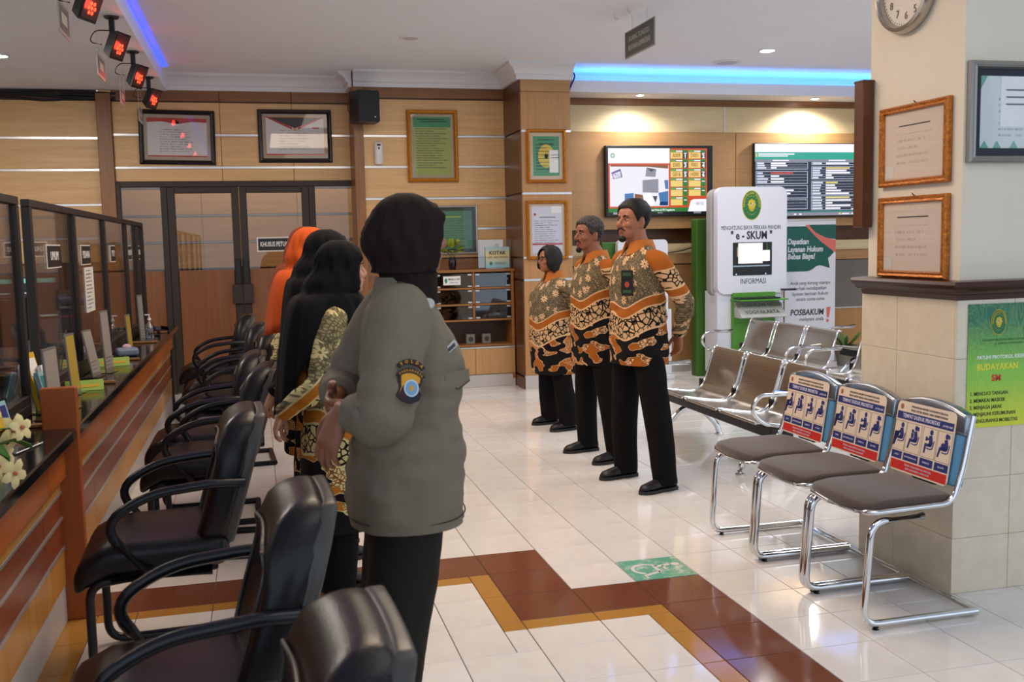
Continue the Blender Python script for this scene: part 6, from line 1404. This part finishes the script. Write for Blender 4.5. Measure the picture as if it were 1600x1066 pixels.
def at_ease(H, sw, x0=-.15, el=(-.13, .27, .635), wr=(-.185, .06, .535), hd=(-.05, -.35, -.9), spread=.0):
    out = []
    for q in (1, -1):
        out.append(((-.012, q*sw, .796*H), (el[0], q*el[1], el[2]*H), (wr[0]-(.03 if q < 0 else 0), q*wr[1], wr[2]*H+(.02 if q < 0 else 0)), (hd[0], q*hd[1], hd[2]), (.8, 0, -.1), (.30, .5, .45)))
    return out
def torso_m(H, hem, k=1.0, belly=0, w=1.0):
    s = H/1.7
    return [(hem-.002, .150*s*k, .198*s*w, -.005, 2.6), (.50*H, .152*s*k, .198*s*w, -.003, 2.6), (.57*H, .150*s*k+belly*.6, .190*s*w, .0+belly*.5, 2.5), (.64*H, .146*s*k+belly, .186*s*w, belly*.7, 2.5), (.72*H, .142*s*k+belly*.3, .190*s*w, .004, 2.5), (.775*H, .128*s*k, .186*s*w, .0, 2.4), (.812*H, .098*s, .165*s*w, -.006, 2.2), (.842*H, .066*s, .100*s, -.012, 2.0), (.858*H, .060*s, .070*s, -.012, 2.0)]
S1 = skin('skin_tan', '#9a6244'); S2 = skin('skin_brown', '#8a533a'); S3 = skin('skin_light', '#b98668'); S4 = skin('skin_hand', '#8d5a42')
# young man on the right
H = 1.722; bt = batik('batik_shirt', .78, 'torso'); bs = batik('batik_sleeve', .78, 'sleeve')
b, sh, HM, sc = build_person(dict(H=H, loc=(2.215, 5.60, 0), rz=194, label='tallest young man in orange and grey batik shirt, nearest in the right row', skin=S1, hem=.755, arms=at_ease(H, .185, el=(-.150, .262, .645), wr=(-.205, .13, .535), hd=(-.12, -.2, -.95)), torso=torso_m(H, .755, .97, 0, .96), mats=(bt, bs), collar=ORC, hair='short', beard=1.0, foot=(-.035, .205), turn=8, toeout=2, group='staff standing in the right row', headx=.035))
BADGE = plain('badge_black', '#17140f', .5, 0, .2, 80); BGR = plain('badge_green', '#2c4a2a', .5); BRE = plain('badge_red', '#a3402c', .5)
t = Matrix.Translation((.151, .105, 1.245)) @ Matrix.Rotation(math.radians(38+90), 4, 'Z')
m = MB(); m.rbox(-.036, .036, -.003, .003, -.075, .075, .002, 1, t); bd = m.obj('badge', BADGE, sh); MB().box(-.026, .026, -.0045, -.003, .04, .06, t).obj('badge_print', BGR, bd); MB().prism(ngon(.014, .018, 12, 0, -.01), -.0045, -.003, M=t).obj('badge_print', BRE, bd)
MB().box(-.026, .026, -.0045, -.003, -.06, -.04, t).obj('badge_print', BGR, bd)
# greying man in the middle
H = 1.645; build_person(dict(H=H, loc=(2.225, 6.42, 0), rz=190, label='greying man with goatee in batik shirt, middle of the right row', skin=S2, hem=.66, arms=at_ease(H, .19, el=(-.14, .26, .64), wr=(-.17, .07, .53)), torso=torso_m(H, .66, 1.0, .006), mats=(bt, bs), collar=ORC, hair='grey', beard=1.0, foot=(-.035, .205), turn=8, toeout=2, group='staff standing in the right row', headx=.045, wr=.007))
# short woman at the far end
H = 1.45; bt3 = batik('batik_blouse', .56, 'torso'); bs3 = batik('batik_blouse_sleeve', .58, 'blouse_sleeve')
build_person(dict(H=H, loc=(2.275, 7.58, 0), rz=190, label='short woman with bobbed black hair and glasses, far end of the right row', skin=S1, fem=True, hem=.455, arms=at_ease(H, .165, el=(-.13, .225, .63), wr=(-.165, .06, .53)), torso=[(.45, .175, .205, -.01, 2.6), (.60, .170, .205, 0, 2.6), (.78, .165, .200, .012, 2.5), (.95, .158, .19, .02, 2.5), (1.07, .148, .18, .022, 2.5), (1.14, .112, .165, .004, 2.3), (1.185, .075, .12, -.006, 2.1), (1.215, .058, .07, -.012, 2)], mats=(bt3, bs3), collar=ORC, hair='bob', glasses=True, foot=(-.03, .16), turn=5, toeout=2, shoe=.225, flat=True, group='staff standing in the right row', headx=.03, legr=(.10, .095, .092, .088)))
# ---- left row: women in head scarves facing the aisle
def cloth(name, a, b2, r=.9, sc_=160):
    t = NT(name); n = t.noise(t.coord(), sc_, 2); t.set(color=t.mix(n, a, b2), rough=r, spec=.15); t.bump(n, .1, .001); return t.m
BLKS = cloth('black_scarf_cloth', '#0c0c0d', '#161617'); BRNS = cloth('dark_brown_scarf_cloth', '#1c1411', '#2a201b'); ORGS = cloth('orange_scarf_cloth', '#b4481a', '#c95722'); RUSS = cloth('rust_scarf_cloth', '#6d3420', '#7f4029')
KHA = cloth('police_grey_cloth', '#6a6152', '#7c7262', .85, 220); OLIVE = cloth('dark_olive_trouser', '#1b1a15', '#282620', .85, 220)
batF = batik('batik_tunic', .40, 'torso', 1); batS = batik('batik_tunic_sleeve', .40, 'floral_sleeve', 1); batD = batik('batik_dark', .3, 'dark', 1)
def tunic(H, hem): s = H/1.7; return [(hem, .185*s, .225*s, -.01, 2.4), (.35*H, .178*s, .215*s, -.005, 2.4), (.48*H, .165*s, .205*s, 0, 2.4), (.60*H, .142*s, .182*s, .005, 2.4), (.70*H, .148*s, .178*s, .018, 2.4), (.76*H, .140*s, .175*s, .015, 2.4), (.80*H, .108*s, .160*s, 0, 2.3), (.832*H, .072*s, .11*s, -.01, 2.1), (.85*H, .058*s, .068*s, -.012, 2)]
H = 1.50; build_person(dict(H=H, loc=(.295, 4.18, 0), rz=2, label='woman in black head scarf and yellow grey batik tunic just behind the policewoman', skin=S3, fem=True, hem=.33, arms=at_ease(H, .165, el=(-.10, .235, .63), wr=(-.20, .07, .535), hd=(-.35, -.1, -.93)), torso=tunic(H, .33), mats=(batF, batS), scarf=dict(mat=BLKS, open=60, bun=.055, bunz=.25, visor=.010, flare=.035, under=True, drape=dict(front=.20, side=.10, back=.50, ax=.165, bx=.245, ay=.155, by=.235)), foot=(-.02, .12), toeout=3, shoe=.235, group='women standing in the left row', headx=.05))
H = 1.555; build_person(dict(H=H, loc=(.305, 4.82, 0), rz=4, label='woman in black head scarf and dark batik tunic, second behind the policewoman', skin=S3, fem=True, hem=.34, arms=at_ease(H, .17, el=(-.13, .235, .62), wr=(-.235, .07, .515), hd=(-.45, -.1, -.88)), torso=tunic(H, .34), mats=(batD, batD), scarf=dict(mat=BLKS, open=58, bun=.055, bunz=.25, visor=.015, flare=.035, under=True, drape=dict(front=.22, side=.30, back=.50, ax=.18, bx=.215, ay=.23)), foot=(-.02, .12), toeout=3, shoe=.235, group='women standing in the left row', headx=.03))
H = 1.58; build_person(dict(H=H, loc=(.285, 5.62, 0), rz=3, label='woman in bright orange head scarf behind the two women in black scarves', skin=S3, fem=True, hem=.36, arms=at_ease(H, .17), torso=tunic(H, .36), mats=(batF, batS), scarf=dict(mat=ORGS, open=58, bun=.05, bunz=.35, visor=.02, flare=.02, drape=dict(front=.22, side=.30, back=.36, ax=.18, bx=.25, ay=.27)), foot=(-.02, .12), toeout=3, shoe=.235, group='women standing in the left row', headx=.02))
H = 1.60; build_person(dict(H=H, loc=(.30, 6.40, 0), rz=3, label='woman in rust brown head scarf at the far end of the left row', skin=S3, fem=True, hem=.36, arms=at_ease(H, .17), torso=tunic(H, .36), mats=(batF, batS), scarf=dict(mat=RUSS, open=58, bun=.045, bunz=.35, visor=.02, flare=.03, drape=dict(front=.22, side=.30, back=.34, ax=.18, bx=.24, ay=.27)), foot=(-.02, .12), toeout=3, shoe=.235, group='women standing in the left row', headx=.02))
# ---- policewoman
def policewoman():
    H = 1.63; s = H/1.7
    tor = [(.690, .170, .215, -.005, 2.5), (.80, .172, .212, -.003, 2.5), (.92, .165, .200, .005, 2.5), (1.00, .152, .186, .010, 2.5), (1.09, .152, .180, .024, 2.5), (1.17, .146, .182, .022, 2.5), (1.25, .130, .182, .010, 2.4), (1.305, .108, .172, .0, 2.3), (1.345, .080, .125, -.010, 2.1), (1.385, .064, .075, -.014, 2), (1.405, .060, .066, -.014, 2)]
    L = ((-.012, .170, 1.315), (-.16, .235, 1.06), (-.200, .07, 1.045), (-.15, -.93, -.2), (.9, 0, .2), (.35, .5, .4))
    Rr = ((-.012, -.172, 1.315), (-.080, -.262, 1.040), (-.188, -.115, 1.03), (-.42, .10, -.90), (.75, .60, -.2), (.20, .32, .3))
    b, sh, HM, sc = build_person(dict(H=H, loc=(.405, 2.90, 0), rz=-3, label='policewoman in grey uniform shirt and dark brown head scarf in front', skin=S4, fem=True, hem=.69, arms=[L, Rr], torso=tor, mats=(KHA, KHA), collar=None, scarf=dict(mat=BRNS, open=63, bun=.052, bunz=.40, visor=.020, under=True), foot=(-.09, .095), toeout=8, trou=OLIVE, legr=(.125, .112, .098, .09), hs=1.16, voxel=.005, sleeve=(.086, .088, .082, .072, .056), cuff=.72, headx=.035, turn=14, wr=.011, thumbside=1, girth=1.04))
    DK = cloth('police_dark_seam', '#3d3934', '#47423c', .85)
    # collar, shoulder board, button, patches
    for q in (1, -1):
        bm = MB(); bm.loft([[Vector((x+w_, y, z)) for w_, z in ((-.030, z0), (.030, z0), (.030, z0+.008), (-.030, z0+.008))] for x, y, z0 in ((-.008, q*.075, 1.378), (-.010, q*.12, 1.366), (-.012, q*.165, 1.368), (-.012, q*.198, 1.366), (-.012, q*.222, 1.352))]); e = bm.obj('shoulder_board', KHA, sh, smooth=40)
        MB().lathe([(.001, 0), (.010, 0), (.010, .004), (.001, .006)], (-.008, q*.088, 1.388), 14).obj('button', DK, e)
    def on(px, n, M2=None):
        """frame with its face turned along the horizontal direction n (degrees, local) at point px"""
        return Matrix.Translation(px) @ Matrix.Rotation(math.radians(n+90), 4, 'Z')
    T = on((.060, -.195, 1.335), -75) @ Matrix.Rotation(math.radians(-22), 4, 'X')
    MB().lathe([(.001, .003), (.014, .003), (.017, .0), (.017, -.004), (.001, -.004)], (0, 0, 0), 20, T @ Matrix.Rotation(PI/2, 4, 'X')).obj('round_badge', plain('silver_badge', '#9c9a96', .3, .5), sh)
    # sleeve patch
    T = on((-.012, -.318, 1.128), -72) @ Matrix.Rotation(math.radians(-14), 4, 'X') @ Matrix.Rotation(math.radians(12), 4, 'Y')
    pm = plain('patch_maroon', '#2a1318', .7); py = plain('patch_yellow', '#c98f1c', .6); pb = plain('patch_blue', '#6f93b4', .5); pn = plain('patch_navy', '#181a2c', .7)
    pt_ = bpy.data.objects.new('sleeve_patch', MB().prism([(-.032, .030), (-.018, .040), (.0, .042), (.018, .040), (.034, .030), (.034, .012), (.026, -.01), (.034, -.022), (.028, -.040), (.006, -.050), (-.018, -.044), (-.036, -.032), (-.030, -.012), (-.034, .008)], -.003, .003).mesh('sleeve_patch')); pt_.data.materials.append(pm); COL.objects.link(pt_); pt_.parent = sh; pt_.matrix_local = T
    flats(pt_, [(py, [(-.027, .026), (.0, .037), (.029, .026), (.026, .006), (.0, .012), (-.02, -.004), (-.03, -.026), (-.024, -.008)]), (pn, [(.0, -.03), (.028, -.02), (.022, -.036), (.004, -.045), (-.014, -.038)])], -.003, 'patch_print'); flats(pt_, [(plain('patch_white', '#b9c4cc', .5), ngon(.021, .023, 24, .004, -.008))], -.0037, 'patch_print'); flats(pt_, [(pb, ngon(.017, .019, 24, .004, -.008))], -.0043, 'patch_print'); flats(pt_, [(py, ngon(.006, .008, 12, .004, -.008))], -.0049, 'patch_print')
    for zz, txt in ((.062, 'POLDA'), (.038, 'YOGYAKARTA')):
        ba = [(.045*math.cos(a), zz-.030+.038*math.sin(a)) for a in [PI*.86-PI*.72*k/12 for k in range(13)]]; bi = [(.034*math.cos(a), zz-.030+.024*math.sin(a)) for a in [PI*.14+PI*.72*k/12 for k in range(13)]]
        a_ = MB().prism(ba+bi, -.0045 if zz < .05 else -.004, .002).obj('arc_patch', pm, sh); a_.matrix_local = T
        arc_text(txt, .0125 if len(txt) < 7 else .0085, py, a_, (0, zz-.030), .039, .031, PI*.82, PI*.18, -.005, bold=.02)
    # name plate and pocket on the breast
    T = on((.118, -.140, 1.20), -55) @ Matrix.Rotation(math.radians(-8), 4, 'X') @ Matrix.Rotation(math.radians(-28), 4, 'Y'); MB().rbox(-.036, .036, -.004, .004, -.010, .010, .002, 1, T).obj('name_plate', plain('plate_silver', '#a9a8a4', .4, .3), sh); MB().box(-.026, .026, -.0046, -.004, -.005, .005, T).obj('plate_print', INK, sh)
    T = on((.140, -.130, 1.115), -52) @ Matrix.Rotation(math.radians(-4), 4, 'X'); MB().prism([(-.05, .022), (.05, .022), (.05, -.012), (0, -.030), (-.05, -.012)], -.004, .012, M=T).obj('pocket_flap', KHA, sh)
    MB().tube([T @ Vector((-.05, -.004, -.012)), T @ Vector((0, -.005, -.031)), T @ Vector((.05, -.004, -.012))], .002, 6).obj('flap_seam', DK, sh)
    # hem seam
    MB().tube([(-.005+.1725*math.copysign(abs(math.cos(2*PI*k/60))**.8, math.cos(2*PI*k/60)), .2155*math.copysign(abs(math.sin(2*PI*k/60))**.8, math.sin(2*PI*k/60)), .715) for k in range(60)], .0022, 5, True).obj('hem_seam', DK, sh, smooth=60)
policewoman()
